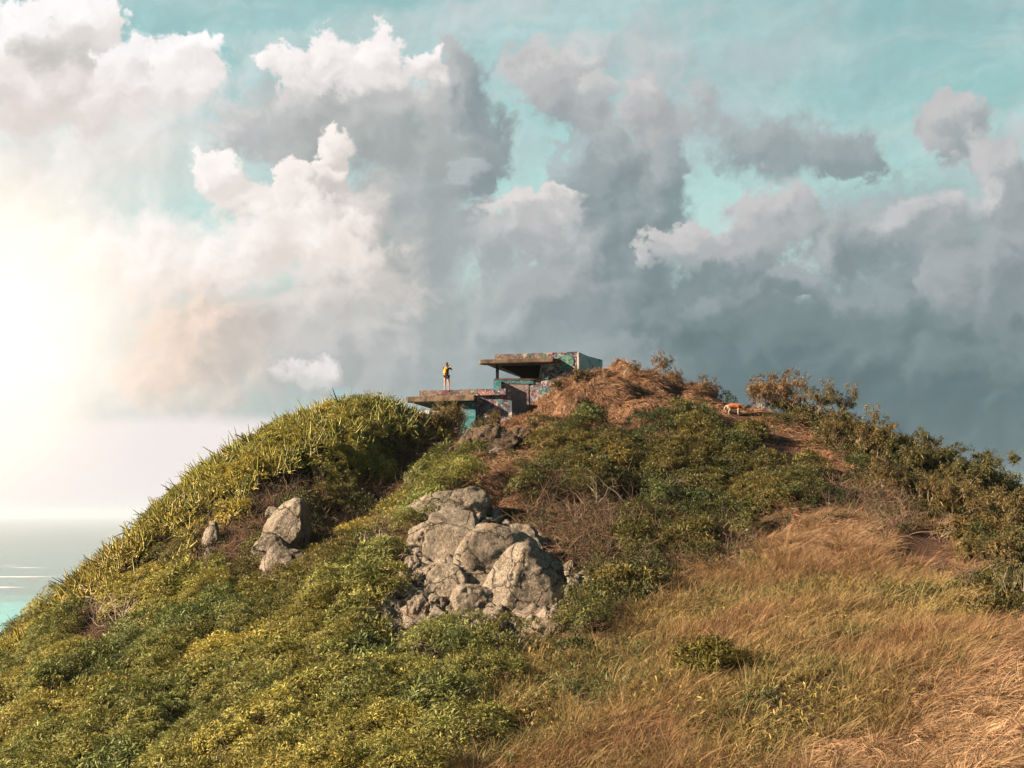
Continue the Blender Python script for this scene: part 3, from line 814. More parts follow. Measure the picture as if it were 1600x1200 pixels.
# ---- 1. dry grass on the summit, the tussock field and the lower right
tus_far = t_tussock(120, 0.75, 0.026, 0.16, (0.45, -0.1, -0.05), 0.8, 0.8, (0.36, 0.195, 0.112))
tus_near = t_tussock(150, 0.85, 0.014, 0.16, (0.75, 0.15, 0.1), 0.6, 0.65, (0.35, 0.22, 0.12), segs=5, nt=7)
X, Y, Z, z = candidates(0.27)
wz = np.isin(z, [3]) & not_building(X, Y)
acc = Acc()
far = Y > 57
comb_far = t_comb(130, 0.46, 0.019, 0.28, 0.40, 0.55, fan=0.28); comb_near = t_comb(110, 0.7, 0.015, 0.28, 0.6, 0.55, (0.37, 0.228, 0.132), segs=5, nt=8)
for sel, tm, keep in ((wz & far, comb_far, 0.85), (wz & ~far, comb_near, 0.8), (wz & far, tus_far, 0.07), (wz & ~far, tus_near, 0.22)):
    i = np.nonzero(sel & (RNG.random(len(X)) < keep))[0]
    nn = nrm(X[i], Y[i]); lump = vnoise(X[i] * 0.75 + 3, Y[i] * 0.75, 21)
    tone = 0.62 + 0.5 * fbm(X[i] * 0.45, Y[i] * 0.45, 41)[:, None]
    tint = np.exp(RNG.normal(0, 0.12, (len(i), 1))) * (1 + 0.35 * (tone - 0.5)) * np.array([[1, 1, 1]])
    pale = (to_px(X[i], Y[i], Z[i])[1] > 1050)[:, None]
    tint = tint * np.where(pale, np.array([[1.2, 1.22, 1.22]]), 1.0)
    if tm in (comb_far, comb_near):
        gw = 2.6 * fbm(X[i] * 0.22, Y[i] * 0.22, 43)
        fw = np.stack([np.cos(gw), np.sin(gw) * 0.8, 0 * gw], 1) * (0.75 if tm is comb_far else 1.0) + np.stack([nn[:, 0], nn[:, 1], 0 * gw], 1) * 1.6
        rot = frames_dir(nn + RNG.normal(0, 0.1, (len(i), 3)), fw + RNG.normal(0, 0.15, (len(i), 3)))
    else:
        rot = frames(nn * 0.6 + np.array([0, 0, 0.6]) + RNG.normal(0, 0.14, (len(i), 3)), RNG.normal(0, 0.45, len(i)))
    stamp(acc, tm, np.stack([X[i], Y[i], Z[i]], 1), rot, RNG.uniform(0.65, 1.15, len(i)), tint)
g = acc.build('dry_grass', M_GRASS)
tag(g, 'wind-combed rust and straw coloured grass over the summit and the lower right slope', kind='stuff')

# ---- 2. the mixed slope: olive herbs and thin straw grass
tus_mix = t_tussock(40, 0.82, 0.013, 0.2, (0.75, 0.15, 0.15), 0.5, 0.45, (0.39, 0.265, 0.15), segs=4, nt=7)
herb = t_tuft(10, 0.17, 0.030, 0.35, (0.175, 0.145, 0.048), 0.3, 1.2, 0.22)
X, Y, Z, z = candidates(0.235)
acc = Acc(); acc2 = Acc()
wz = np.isin(z, [4])
px, py = to_px(X, Y, Z)
green = 1.7 * fbm(X * 0.33, Y * 0.33, 61, 3) - (px - 1150) / 900.0 + (py - 1000) / 1500.0
i = np.nonzero(wz & (RNG.random(len(X)) < np.clip(0.78 - 0.9 * green, 0.16, 1.0)))[0]
rot = frames(nrm(X[i], Y[i]) * 0.5 + np.array([0.15, 0, 0.7]) + RNG.normal(0, 0.15, (len(i), 3)), RNG.normal(0, 0.5, len(i)))
mixc = np.clip(0.5 + green[i], 0, 1)[:, None]
tint = np.exp(RNG.normal(0, 0.15, (len(i), 1))) * (np.array([[0.84, 0.75, 0.68]]) * (1 - mixc) + np.array([[1.02, 1.12, 0.84]]) * mixc)
stamp(acc, tus_mix, np.stack([X[i], Y[i], Z[i]], 1), rot, RNG.uniform(0.6, 1.2, len(i)), tint)
g = acc.build('slope_grass', M_GRASS)
tag(g, 'thin straw-coloured grass bending over the right hand slope', kind='stuff')
hk = []
for rep in range(2):
    i = np.nonzero(wz & (RNG.random(len(X)) < np.clip(0.9 + 1.3 * green, 0.2, 1.0)))[0]
    hx = X[i] + RNG.normal(0, 0.1, len(i)); hy = Y[i] + RNG.normal(0, 0.1, len(i))
    hz = hgt(hx, hy) + RNG.uniform(0.12, 0.42, len(i)) * (0.8 + 0.6 * fbm(hx * 0.7, hy * 0.7, 71))
    rot = frames(nrm(hx, hy) * 0.5 + np.array([0.1, 0, 0.5]) + RNG.normal(0, 0.35, (len(i), 3)), RNG.uniform(0, 6.28, len(i)))
    dk = fbm(hx * 0.45, hy * 0.45, 75, 3)[:, None]
    tint = np.exp(RNG.normal(0, 0.2, (len(i), 1))) * np.where(dk > 0.12, np.array([[0.50, 0.66, 0.6]]), np.array([[1.05, 1.0, 0.9]]))
    stamp(acc2, herb, np.stack([hx, hy, hz], 1), rot, RNG.uniform(0.7, 1.3, len(i)), tint)
g = acc2.build('slope_herbs', M_LEAF)
tag(g, 'olive low herbs mixed into the grass of the right hand slope', kind='stuff')

# ---- 3. shrub cover: yellow-green at the lower left, dark green right of the rock
tuft_y = t_head(base=(0.298, 0.256, 0.064))
tuft_yg = t_head(70, 0.30, 0.2, 0.11, 0.03, base=(0.215, 0.215, 0.060), dv=0.3, lean=0.45)
leaf_y = t_leafy(30, 0.15, 0.052, (0.178, 0.165, 0.040))
leaf_g = t_leafy(30, 0.15, 0.052, (0.070, 0.078, 0.022))
tuft_g = t_head(base=(0.135, 0.118, 0.036))
def cover(zid, spacing, rmin, rmax, hmin, hmax, tm, dens, name, label, tints, lift=2.2, where=None, size=(0.75, 1.3), seed=80):
    X, Y, Z, z = candidates(spacing, lift=lift)
    i = np.nonzero(np.isin(z, zid) & not_building(X, Y) & ~((np.abs(X - DOGP[0]) < 1.7) & (Y < DOGP[1] + 1.2) & (Y > DOGP[1] - 4.5)))[0]
    cx, cy = X[i], Y[i]
    big = np.clip(0.5 + 0.7 * fbm(cx * 0.4, cy * 0.4, seed), 0, 1)
    r = rmin + (rmax - rmin) * RNG.random(len(i)); hh = (hmin + (hmax - hmin) * big) * RNG.uniform(0.7, 1.2, len(i))
    p, up, idx = domes(cx, cy, r, hh, np.maximum(6, dens * r * r * steepk(cx, cy)))
    acc = Acc()
    bt = np.exp(RNG.normal(0, 0.16, (len(i), 1)))
    f = np.clip(0.5 + 0.9 * fbm(cx * 0.3 + 9, cy * 0.3, seed + 3), 0, 1)[:, None]
    bt = bt * (np.array([tints[0]]) * (1 - f) + np.array([tints[1]]) * f)
    lean = up + np.array([0.12, 0, 0.35])
    tint = bt[idx] * np.exp(RNG.normal(0, 0.13, (len(idx), 1)))
    rot = frames(lean + RNG.normal(0, 0.2, lean.shape), RNG.uniform(0, 6.28, len(idx)))
    sc = RNG.uniform(size[0], size[1], len(idx))
    sp_ = 0.5 + 0.9 * fbm(cx * 0.35 + 31, cy * 0.35, seed + 9) + RNG.normal(0, 0.12, len(i))     # species come in patches
    h = np.clip(sp_ * len(tm), 0, len(tm) - 0.01).astype(int)[idx]
    sc = sc * (0.75 + 0.6 * np.clip(0.5 + fbm(cx * 0.8, cy * 0.8, seed + 13), 0, 1))[idx]
    for k, tt in enumerate(tm):
        s = h == k
        stamp(acc, tt, p[s], rot[s], sc[s], tint[s])
    g = acc.build(name, M_LEAF)
    tag(g, label, kind='stuff')
    return g
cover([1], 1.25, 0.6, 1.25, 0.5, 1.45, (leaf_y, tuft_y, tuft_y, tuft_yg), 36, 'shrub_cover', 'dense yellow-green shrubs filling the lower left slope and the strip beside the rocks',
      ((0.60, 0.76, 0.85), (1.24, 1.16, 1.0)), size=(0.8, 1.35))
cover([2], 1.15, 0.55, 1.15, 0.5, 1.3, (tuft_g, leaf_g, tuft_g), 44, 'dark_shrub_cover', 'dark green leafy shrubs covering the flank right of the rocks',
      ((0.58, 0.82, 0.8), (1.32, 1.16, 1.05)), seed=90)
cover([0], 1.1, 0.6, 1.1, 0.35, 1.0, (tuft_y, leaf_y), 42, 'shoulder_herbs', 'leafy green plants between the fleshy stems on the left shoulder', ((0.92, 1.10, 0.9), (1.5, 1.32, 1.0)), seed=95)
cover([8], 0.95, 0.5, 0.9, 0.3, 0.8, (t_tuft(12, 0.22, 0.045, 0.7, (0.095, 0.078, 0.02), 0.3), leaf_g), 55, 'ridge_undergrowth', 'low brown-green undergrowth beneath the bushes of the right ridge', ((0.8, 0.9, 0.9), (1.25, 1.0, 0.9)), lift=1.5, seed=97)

# ---- 4. fleshy finger-like stems on the left shoulder
fing = t_fingers()
X, Y, Z, z = candidates(0.30)
i = np.nonzero((z == 0) & not_building(X, Y) & (RNG.random(len(X)) < np.clip(0.75 + 0.9 * fbm(X * 0.6, Y * 0.6, 105), 0.25, 1.0)))[0]
acc = Acc()
hh = 0.25 + 0.45 * np.clip(0.5 + fbm(X[i] * 0.5, Y[i] * 0.5, 101), 0, 1.2)
pxi, pyi = to_px(X[i], Y[i], Z[i])
rot = frames(nrm(X[i], Y[i]) * 0.8 + np.array([-0.2, -0.1, 0.5]) + RNG.normal(0, 0.25, (len(i), 3)), RNG.uniform(0, 6.28, len(i)))
f = np.clip((pxi - 150) / 450, 0, 1)[:, None]
tint = np.exp(RNG.normal(0, 0.2, (len(i), 1))) * (np.array([[1.05, 0.98, 0.9]]) * (1 - f) + np.array([[0.8, 0.9, 0.9]]) * f)
j2 = RNG.random(len(i)) < 0.03
stamp(acc, t_fingers(3, 0.85, 0.045, (0.16, 0.145, 0.04)), np.stack([X[i], Y[i], Z[i] + hh], 1)[j2], frames(nrm(X[i], Y[i])[j2] + np.array([-0.5, 0, 0.5]), RNG.uniform(0, 6.28, j2.sum())), RNG.uniform(0.7, 1.2, j2.sum()), tint[j2])
stamp(acc, fing, np.stack([X[i], Y[i], Z[i] + hh], 1), rot, RNG.uniform(0.6, 1.2, len(i)), tint)
g = acc.build('fleshy_stems', M_SUCC, smooth=True)
tag(g, 'yellow-green fleshy finger-like stems spilling over the left shoulder', kind='stuff')

# ---- 5. dead twigs and straw in the gullies
br = t_brush()
brd = t_brush(16, 0.9, 0.009, (0.17, 0.105, 0.07), 0.6, 0.2)
tus_b = t_tussock(60, 0.7, 0.016, 0.2, (0.1, -0.2, -0.2), 0.8, 1.0, (0.17, 0.085, 0.045), nt=6)
X, Y, Z, z = candidates(0.30)
wz = (z == 5) & not_building(X, Y)
acc = Acc()
for tm, pk in ((br, 0.30), (brd, 0.7)):
    i = np.nonzero(wz & (RNG.random(len(X)) < pk))[0]
    rot = frames(nrm(X[i], Y[i]) + RNG.normal(0, 0.3, (len(i), 3)), RNG.uniform(0, 6.28, len(i)))
    stamp(acc, tm, np.stack([X[i], Y[i], Z[i]], 1), rot, RNG.uniform(0.6, 1.1, len(i)), np.exp(RNG.normal(0, 0.3, (len(i), 1))) * np.ones((1, 3)))
i = np.nonzero(np.isin(z, [1, 2, 8]) & (RNG.random(len(X)) < 0.05))[0]
rot = frames(nrm(X[i], Y[i]) + RNG.normal(0, 0.3, (len(i), 3)), RNG.uniform(0, 6.28, len(i)))
stamp(acc, br, np.stack([X[i], Y[i], Z[i] + 0.25], 1), rot, RNG.uniform(0.7, 1.2, len(i)), np.exp(RNG.normal(0, 0.3, (len(i), 1))) * np.ones((1, 3)))
g = acc.build('dead_twigs', M_TWIG)
tag(g, 'tangles of dead twigs and stems in the gullies', kind='stuff')
acc = Acc()
i = np.nonzero(wz & (RNG.random(len(X)) < 0.55))[0]
rot = frames(nrm(X[i], Y[i]) + RNG.normal(0, 0.2, (len(i), 3)), RNG.normal(0, 0.6, len(i)))
stamp(acc, tus_b, np.stack([X[i], Y[i], Z[i]], 1), rot, RNG.uniform(0.6, 1.1, len(i)), np.exp(RNG.normal(0, 0.3, (len(i), 1))) * np.ones((1, 3)))
g = acc.build('withered_grass', M_GRASS)
tag(g, 'withered brown grass hanging in the gullies and on the flank', kind='stuff')
acc = Acc()
i = np.nonzero(wz & (RNG.random(len(X)) < 0.45))[0]
rot = frames(nrm(X[i], Y[i]) + RNG.normal(0, 0.3, (len(i), 3)), RNG.uniform(0, 6.28, len(i)))
stamp(acc, leaf_g, np.stack([X[i], Y[i], Z[i] + 0.15], 1), rot, RNG.uniform(0.8, 1.4, len(i)), np.exp(RNG.normal(0, 0.2, (len(i), 1))) * np.ones((1, 3)))
g = acc.build('gully_leaves', M_LEAF)
tag(g, 'sparse dark leaves among the dead twigs of the gullies', kind='stuff')

# ------------------------------------------------------------------ rocks
mr_, t, b = new_mat('weathered_rock')
geo = N(t, 'ShaderNodeNewGeometry').outputs['Position']
oi = N(t, 'ShaderNodeObjectInfo').outputs['Random']
g2 = VM(t, 'ADD', geo, VM(t, 'SCALE', (7.0, 3.0, 5.0), s=oi))
r1 = NOISE(t, g2, 1.6, 8, 0.62); r2 = NOISE(t, g2, 13.0, 6, 0.75); r3 = NOISE(t, g2, 6.0, 8, 0.75, 0.3)
vor = N(t, 'ShaderNodeTexVoronoi', feature='DISTANCE_TO_EDGE'); vor.inputs['Scale'].default_value = 0.6
L(t, VM(t, 'ADD', g2, VM(t, 'SCALE', r1.outputs['Color'], s=0.9)), vor.inputs['Vector'])
crack = MR(t, vor.outputs[0], 0.0, 0.022, 0.1, 1.0)
rc = MIX(t, MR(t, r1.outputs[0], 0.35, 0.66), (0.15, 0.118, 0.09, 1), (0.27, 0.228, 0.185, 1))
rc = MIX(t, MR(t, r2.outputs[0], 0.50, 0.60, 0, 0.8), rc, (0.40, 0.37, 0.325, 1))          # pale lichen
rc = MIX(t, MR(t, r3.outputs[0], 0.53, 0.60, 0, 0.8), rc, (0.075, 0.062, 0.052, 1))         # black lichen
iron = NOISE(t, g2, 0.9, 4, 0.6)
rc = MIX(t, MR(t, iron.outputs[0], 0.56, 0.72, 0, 0.5), rc, (0.26, 0.15, 0.085, 1))
rc = MIX(t, crack, (0.05, 0.04, 0.032, 1), rc)
tone_ = N(t, 'ShaderNodeMix', data_type='RGBA', blend_type='MULTIPLY'); tone_.inputs[0].default_value = 1.0; L(t, rc, tone_.inputs[6]); tone_.inputs[7].default_value = (0.84, 0.825, 0.80, 1)
L(t, tone_.outputs[2], b.inputs['Base Color']); b.inputs['Roughness'].default_value = 0.92; b.inputs['Specular IOR Level'].default_value = 0.15
bp = N(t, 'ShaderNodeBump'); bp.inputs['Strength'].default_value = 1.0; bp.inputs['Distance'].default_value = 0.11
hh_ = M(t, 'ADD', M(t, 'ADD', r2.outputs[0], M(t, 'MULTIPLY', r1.outputs[0], 2.0)), M(t, 'MULTIPLY', crack, 0.9))
L(t, hh_, bp.inputs['Height']); L(t, bp.outputs[0], b.inputs['Normal'])

import bmesh
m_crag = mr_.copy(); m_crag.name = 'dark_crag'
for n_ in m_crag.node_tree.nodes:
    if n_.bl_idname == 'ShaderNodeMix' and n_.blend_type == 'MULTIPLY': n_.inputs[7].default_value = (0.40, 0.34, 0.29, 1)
def boulder(px, py, w, h, rot, label, d=None, deep=0.85, seed=0, facets=13, push=0.02, group='rocks of the outcrop', name='boulder', rough=1.0, sub=5, mat=None):
    """angular weathered boulder: a ball cut by random planes, then worn by noise"""
    g = ground_at(px, py)
    dd = d if d else g.y
    sw, sh = w * dd / F / 2, h * dd / F / 2
    sd = deep * (sw + sh) / 2
    c = at(px, py, dd + sd * push)
    rs = random.Random(seed * 7 + 11)
    bm = bmesh.new(); bmesh.ops.create_icosphere(bm, subdivisions=sub, radius=1.0)
    planes = []
    for i in range(facets):
        v = Vector((rs.gauss(0, 1), rs.gauss(0, 1), rs.gauss(0, 1))).normalized()
        planes.append((v, rs.uniform(0.62, 0.88)))
    planes.append((Vector((rs.uniform(-0.25, 0.25), -1, rs.uniform(0.05, 0.45))).normalized(), 0.62))
    off = Vector((seed * 3.7, seed * 1.3, 0))
    R = Matrix.Rotation(math.radians(rot), 3, 'Y')
    for v in bm.verts:
        p = v.co.copy()
        for n, k in planes:
            e = p.dot(n) - k
            if e > 0: p -= n * e
        q = Vector((p.x * sw, p.y * sd, p.z * sh))
        nn = v.co
        a = mnoise.fractal(q * 0.9 + off, 0.9, 2.1, 3) * 0.05
        r_ = (0.3 - abs(mnoise.noise(q * 1.5 + off))) * 0.12 if abs(mnoise.noise(q * 1.5 + off)) < 0.3 else 0.0
        f_ = mnoise.fractal(q * 5.0 + off, 0.6, 2.2, 5) * 0.042
        q += Vector((nn.x, nn.y, nn.z)) * (a * min(1.5, sw) - r_ * min(1, sw) + f_) * rough
        v.co = R @ q
    o = from_bm(name, bm, mat or mr_, smooth=True)
    o.location = c
    tag(o, label, 'boulder', group)
    return o

R_MAIN = [
 (702, 797, 100, 56, -12, 'long knobbly block on top of the main outcrop', 0.9),
 (668, 840, 52, 66, 20, 'ribbed block at the upper left shoulder of the main outcrop', 1.0),
 (712, 857, 106, 96, -8, 'broad tan rounded face, left of the long vertical crack in the main outcrop', 0.8),
 (782, 880, 112, 92, 25, 'smooth tan slab right of the vertical crack, above and left of the big speckled boulder', 0.8),
 (822, 852, 66, 50, 20, 'pale lichen-covered hump at the top right of the main outcrop', 0.9),
 (829, 932, 116, 134, 25, 'biggest speckled boulder leaning at the lower right of the outcrop', 0.8),
 (890, 898, 34, 44, 0, 'small pale boulder just right of the top of the biggest speckled boulder', 0.9),
 (906, 934, 52, 72, -10, 'dark rough boulder at the right edge of the outcrop', 0.9),
 (757, 912, 62, 34, 15, 'narrow light wedge between the two smooth slabs and the speckled boulder', 0.8),
 (698, 920, 66, 62, -10, 'squat tan block under the broad rounded face', 0.8),
 (748, 945, 66, 66, 10, 'dark pitted block left of the biggest speckled boulder', 0.9),
 (650, 958, 38, 52, 5, 'upright pale stone at the lower left foot of the outcrop', 0.9),
 (684, 950, 36, 38, 0, 'round knob of rock in the lower left of the outcrop', 0.9),
 (674, 984, 46, 40, 0, 'dark blocky stone at the bottom left of the outcrop', 0.9),
 (712, 984, 52, 50, 10, 'ragged block at the bottom of the outcrop beside the shrubs', 0.9),
 (642, 898, 30, 50, 8, 'shaded grey stone at the left edge of the outcrop', 1.0),
 (656, 872, 30, 28, 0, 'little stone lodged under the ribbed block on the left', 1.0),
 (766, 985, 50, 40, 0, 'brown stone below the pitted block, partly behind leaves', 0.9),
 (675, 905, 34, 36, 0, 'small knob between the grey stone and the squat tan block', 1.0),
 (855, 985, 60, 36, 0, 'low dark stone under the biggest speckled boulder', 0.9),
 (730, 822, 70, 26, -10, 'thin ledge of rock under the long knobbly block', 1.0),
]
for i, (px, py, w, h, rot, lab, dp) in enumerate(R_MAIN):
    boulder(px, py, w * (1.36 if w > 60 else 1.25), h * (1.32 if w > 60 else 1.22), rot, lab, deep=dp * (1.0 if w > 60 else 0.9), seed=i + 1, rough=1.0 if w > 60 else 1.7, facets=13 if w > 60 else 18)
R_TOP = [
 (738, 702, 44, 56, 25, 'rough dark crag left of the rust grass below the bunkers', 0.9),
 (778, 698, 84, 56, -6, 'broad dark crag under the overhanging rust grass', 0.9),
 (812, 690, 40, 34, 0, 'small dark crag at the right end of the upper crags', 0.9),
 (706, 716, 26, 36, 30, 'narrow crag at the left end of the upper crags', 0.9),
]
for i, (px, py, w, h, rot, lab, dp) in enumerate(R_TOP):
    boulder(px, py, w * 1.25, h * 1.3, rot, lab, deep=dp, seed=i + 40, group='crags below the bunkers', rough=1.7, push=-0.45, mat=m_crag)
R_LEFT = [
 (450, 832, 60, 92, 28, 'tall tan rock, upper piece of the left rock group', 0.8),
 (418, 862, 52, 54, -30, 'wedge-shaped tan rock, left piece of the left rock group', 0.8),
 (442, 888, 70, 66, -35, 'lowest piece of the left rock group under the crack', 0.8),
 (428, 806, 24, 26, 0, 'small grey knob on top of the left rock group', 0.9),
 (331, 842, 26, 44, 5, 'pinkish stone half covered by stems, on the left shoulder', 0.8),
 (329, 868, 18, 26, 0, 'little stone below the pinkish one on the left shoulder', 0.9),
 (606, 818, 20, 60, 38, 'thin pale ledge beside the bright shrub strip', 0.9),
 (582, 842, 34, 22, 10, 'white-grey stone in the gully', 0.9),
 (562, 856, 26, 20, 0, 'small dark stone low in the gully', 0.9),
 (600, 848, 26, 24, 0, 'grey stone at the right of the gully', 0.9),
 (571, 872, 18, 14, 0, 'pale pebble-like stone at the bottom of the gully', 0.9),
]
for i, (px, py, w, h, rot, lab, dp) in enumerate(R_LEFT):
    boulder(px, py, w * 1.25, h * 1.25, rot, lab, deep=dp, seed=i + 60, group='rocks of the left slope', push=-1.1 if i < 6 else -0.3, sub=5 if w > 40 else 4)
# rock surface between the boulders
rk = zsoft(MX, MY, H, ['rock'], 14)
js, is_ = np.nonzero((rk > 0.25) & (MY > 42) & (MY < 74) & (MX > -14) & (MX < 8))
j0, j1, i0, i1 = js.min(), js.max() + 1, is_.min(), is_.max() + 1
cg = 4
cx_ = np.linspace(gx[i0], gx[i1], (i1 - i0) * cg + 1); cy_ = np.linspace(gy[j0], gy[j1], (j1 - j0) * cg + 1)
KX, KY = np.meshgrid(cx_, cy_); KZ = hgt(KX, KY)
kw = zsoft(KX, KY, KZ, ['rock'], 14)
KN = nrm(KX, KY)
rid = -0.22 * (1 - np.abs(fbm(KX * 1.5, KZ * 1.7, 7, 4)) * 3.0) + 0.16 * fbm(KX * 4.5, KZ * 4.5 + KY * 2, 8, 4)
off = np.clip(kw * 3.0 - 2.0, -1.2, 0.20) + rid * np.clip(kw * 2, 0, 1)
crag = mesh_np('rock_face', (np.stack([KX, KY, KZ], -1) + KN * off[..., None]).reshape(-1, 3), grid_faces(*KX.shape), mr_, smooth=True)
tag(crag, 'broken rock face of the slope showing between the boulders', kind='structure')

# ------------------------------------------------------------------ branches
def poly_tubes(paths, sides=5):
    """paths: list of (points, radii) -> verts, quads"""
    V = []; Fc = []; n = 0
    for pts, rad in paths:
        m = len(pts)
        for i in range(m):
            d = (pts[min(i + 1, m - 1)] - pts[max(i - 1, 0)]).normalized()
            a = d.cross(Vector((0.3, 0.9, 0.2))).normalized(); b_ = d.cross(a)
            for s in range(sides):
                th = 2 * math.pi * s / sides
                V.append(pts[i] + (a * math.cos(th) + b_ * math.sin(th)) * rad[i])
        for i in range(m - 1):
            for s in range(sides):
                Fc.append((n + i * sides + s, n + i * sides + (s + 1) % sides, n + (i + 1) * sides + (s + 1) % sides, n + (i + 1) * sides + s))
        n += m * sides
    return np.array([tuple(v) for v in V]), np.array(Fc)
def grow(rs, p, d, ln, rad, level, paths, tips, wig=0.35, up=0.1, kids=3):
    n = 6; pts = [p.copy()]; rads = [rad]
    q = p.copy(); dd = d.normalized()
    for i in range(n):
        dd = (dd + Vector((rs.gauss(0, wig), rs.gauss(0, wig), rs.gauss(0, wig) + up)) * 0.5).normalized()
        q = q + dd * ln / n
        pts.append(q.copy()); rads.append(rad * (1 - 0.6 * (i + 1) / n))
        if level > 0 and i >= 1 and rs.random() < kids / 5.0:
            e = (dd + Vector((rs.gauss(0, 0.8), rs.gauss(0, 0.8), rs.gauss(0.15, 0.5)))).normalized()
            grow(rs, q, e, ln * rs.uniform(0.45, 0.75), rads[-1] * 0.7, level - 1, paths, tips, wig, up, kids)
    paths.append((pts, rads)); tips.append((q.copy(), dd.copy(), level))

m_bark, t, b = new_mat('pale_bark')
geo = N(t, 'ShaderNodeNewGeometry').outputs['Position']
bn = NOISE(t, geo, 9, 4, 0.6)
L(t, MIX(t, MR(t, bn.outputs[0], 0.35, 0.65), (0.13, 0.095, 0.065, 1), (0.27, 0.215, 0.165, 1)), b.inputs['Base Color'])
b.inputs['Roughness'].default_value = 0.85
m_dead, t, b = new_mat('bleached_wood')
bn = NOISE(t, N(t, 'ShaderNodeNewGeometry').outputs['Position'], 7, 4, 0.6)
L(t, MIX(t, MR(t, bn.outputs[0], 0.35, 0.65), (0.26, 0.20, 0.15, 1), (0.50, 0.42, 0.34, 1)), b.inputs['Base Color'])
b.inputs['Roughness'].default_value = 0.85

def dead_branch(px, py, size, label, seed, n=4, level=2, wig=0.5, name='dead_shrub', rad=0.022, lean=(0, 0, 1), lift=0.0, cat='dead shrub', group=None, mat=None, spread=0.8):
    rs = random.Random(seed); paths = []; tips = []
    for i in range(n):
        d = Vector((rs.gauss(0, spread), rs.gauss(0, 0.4), 0)) + Vector(lean)
        grow(rs, Vector((rs.gauss(0, 0.06), rs.gauss(0, 0.06), 0)), d, size * rs.uniform(0.7, 1.1), rad, level, paths, tips, wig, 0.0, 2.4)
    v, f = poly_tubes(paths, 4)
    o = mesh_np(name, v, f, mat or m_dead, smooth=True)
    o.location = ground_at(px, py) + Vector((0, 0, lift - 0.05))
    tag(o, label, cat, group)
    return o

def bush_protos(k, tall, crown, base, pods, seed):
    """an open bush: several stems, fronds round every twig end, hanging brown pods"""
    rs = random.Random(seed); paths = []; tips = []
    for i in range(4):
        a = rs.uniform(0, 6.28)
        grow(rs, Vector((math.cos(a) * 0.12, math.sin(a) * 0.12, -0.2)), Vector((math.cos(a) * 0.55, math.sin(a) * 0.55, 1.0)), tall * rs.uniform(0.75, 1.0), 0.03, 2, paths, tips, 0.3, 0.14, 3.2)
    sv, sf = poly_tubes(paths, 4)
    tp = np.array([tuple(p) for p, d, l in tips]); td = np.array([tuple(d) for p, d, l in tips])
    rep = 3 if k < 2 else 5
    pos = np.repeat(tp, rep, 0) + RNG.normal(0, 0.13, (len(tp) * rep, 3)); dr = unit(np.repeat(td, rep, 0) + RNG.normal(0, 0.5, (len(tp) * rep, 3)) + np.array([0, 0, 0.5]))
    keep = pos[:, 2] > (0.62 if k < 2 else 0.35) * tall * RNG.uniform(0.6, 1.2, len(pos))
    pos, dr = pos[keep], dr[keep]
    acc = Acc()
    stamp(acc, t_tuft(12, 0.19, 0.036, 0.8, base, 0.28, 1.2, 0.14), pos, frames(dr, RNG.uniform(0, 6.28, len(pos))), RNG.uniform(0.7, 1.3, len(pos)), np.exp(RNG.normal(0, 0.2, (len(pos), 1))) * np.ones((1, 3)))
    stamp(acc, t_leafy(16, 0.13, 0.045, base), pos + RNG.normal(0, 0.06, pos.shape), frames(dr, RNG.uniform(0, 6.28, len(pos))), RNG.uniform(0.7, 1.3, len(pos)), np.exp(RNG.normal(0, 0.2, (len(pos), 1))) * np.ones((1, 3)))
    if pods:
        n = int(len(pos) * pods); s = RNG.integers(0, len(pos), n)
        p0 = pos[s] + RNG.normal(0, 0.07, (n, 3)); dn = RNG.normal(0, 0.35, (n, 3)) + np.array([0, 0, -1.0])
        v, f, kk = ribbons(p0, dn, 0.17 * RNG.uniform(0.6, 1.3, n), RNG.normal(0, 0.1, (n, 3)), 0.030 * RNG.uniform(0.8, 1.3, n), 2, None, taper=False)
        acc.add(v, f, np.repeat(vary((0.24, 0.115, 0.06), n, 0.35), kk, 0))
    fv, ff, fc = np.concatenate(acc.v), np.concatenate(acc.f), np.concatenate(acc.c)
    pv = None
    return (sv, sf), (fv, ff, fc), pv
def build_bush(name, P, label, cat, group):
    root = empty(name); tag(root, label, cat, group)
    mesh_np('stem', P[0][0], P[0][1], m_bark, root, smooth=True)
    mesh_np('foliage', P[1][0], P[1][1], M_LEAF, root, attrs={'col': np.clip(P[1][2] * KA, 0.003, 0.9)})
    if P[2] is not None: mesh_np('seed_pods', P[2][0], P[2][1], M_LEAF, root, attrs={'col': np.clip(P[2][2], 0.003, 0.9)})
    return root
def dup(root):
    c = root.copy(); COL.objects.link(c)
    for ch in root.children:
        d = ch.copy(); COL.objects.link(d); d.parent = c
    return c
OLIVE = (0.150, 0.112, 0.040); DARKG = (0.098, 0.088, 0.028); BROWN = (0.200, 0.120, 0.052)
protos = [bush_protos(0, 1.5, 1, BROWN, 0.9, 1), bush_protos(1, 1.5, 1, OLIVE, 0.9, 2), bush_protos(2, 1.5, 1, OLIVE, 0.35, 3), bush_protos(3, 1.5, 1, DARKG, 0.15, 4), bush_protos(4, 1.5, 1, DARKG, 0.5, 5)]
ORD = ['first', 'second', 'third', 'fourth', 'fifth', 'sixth', 'seventh', 'eighth', 'ninth', 'tenth', 'eleventh', 'twelfth', 'thirteenth', 'fourteenth', 'fifteenth', 'sixteenth']
LOOK = ['rust-brown podded bush', 'olive brown-podded bush', 'olive green bush', 'dark green bush', 'dark green sparsely podded bush']
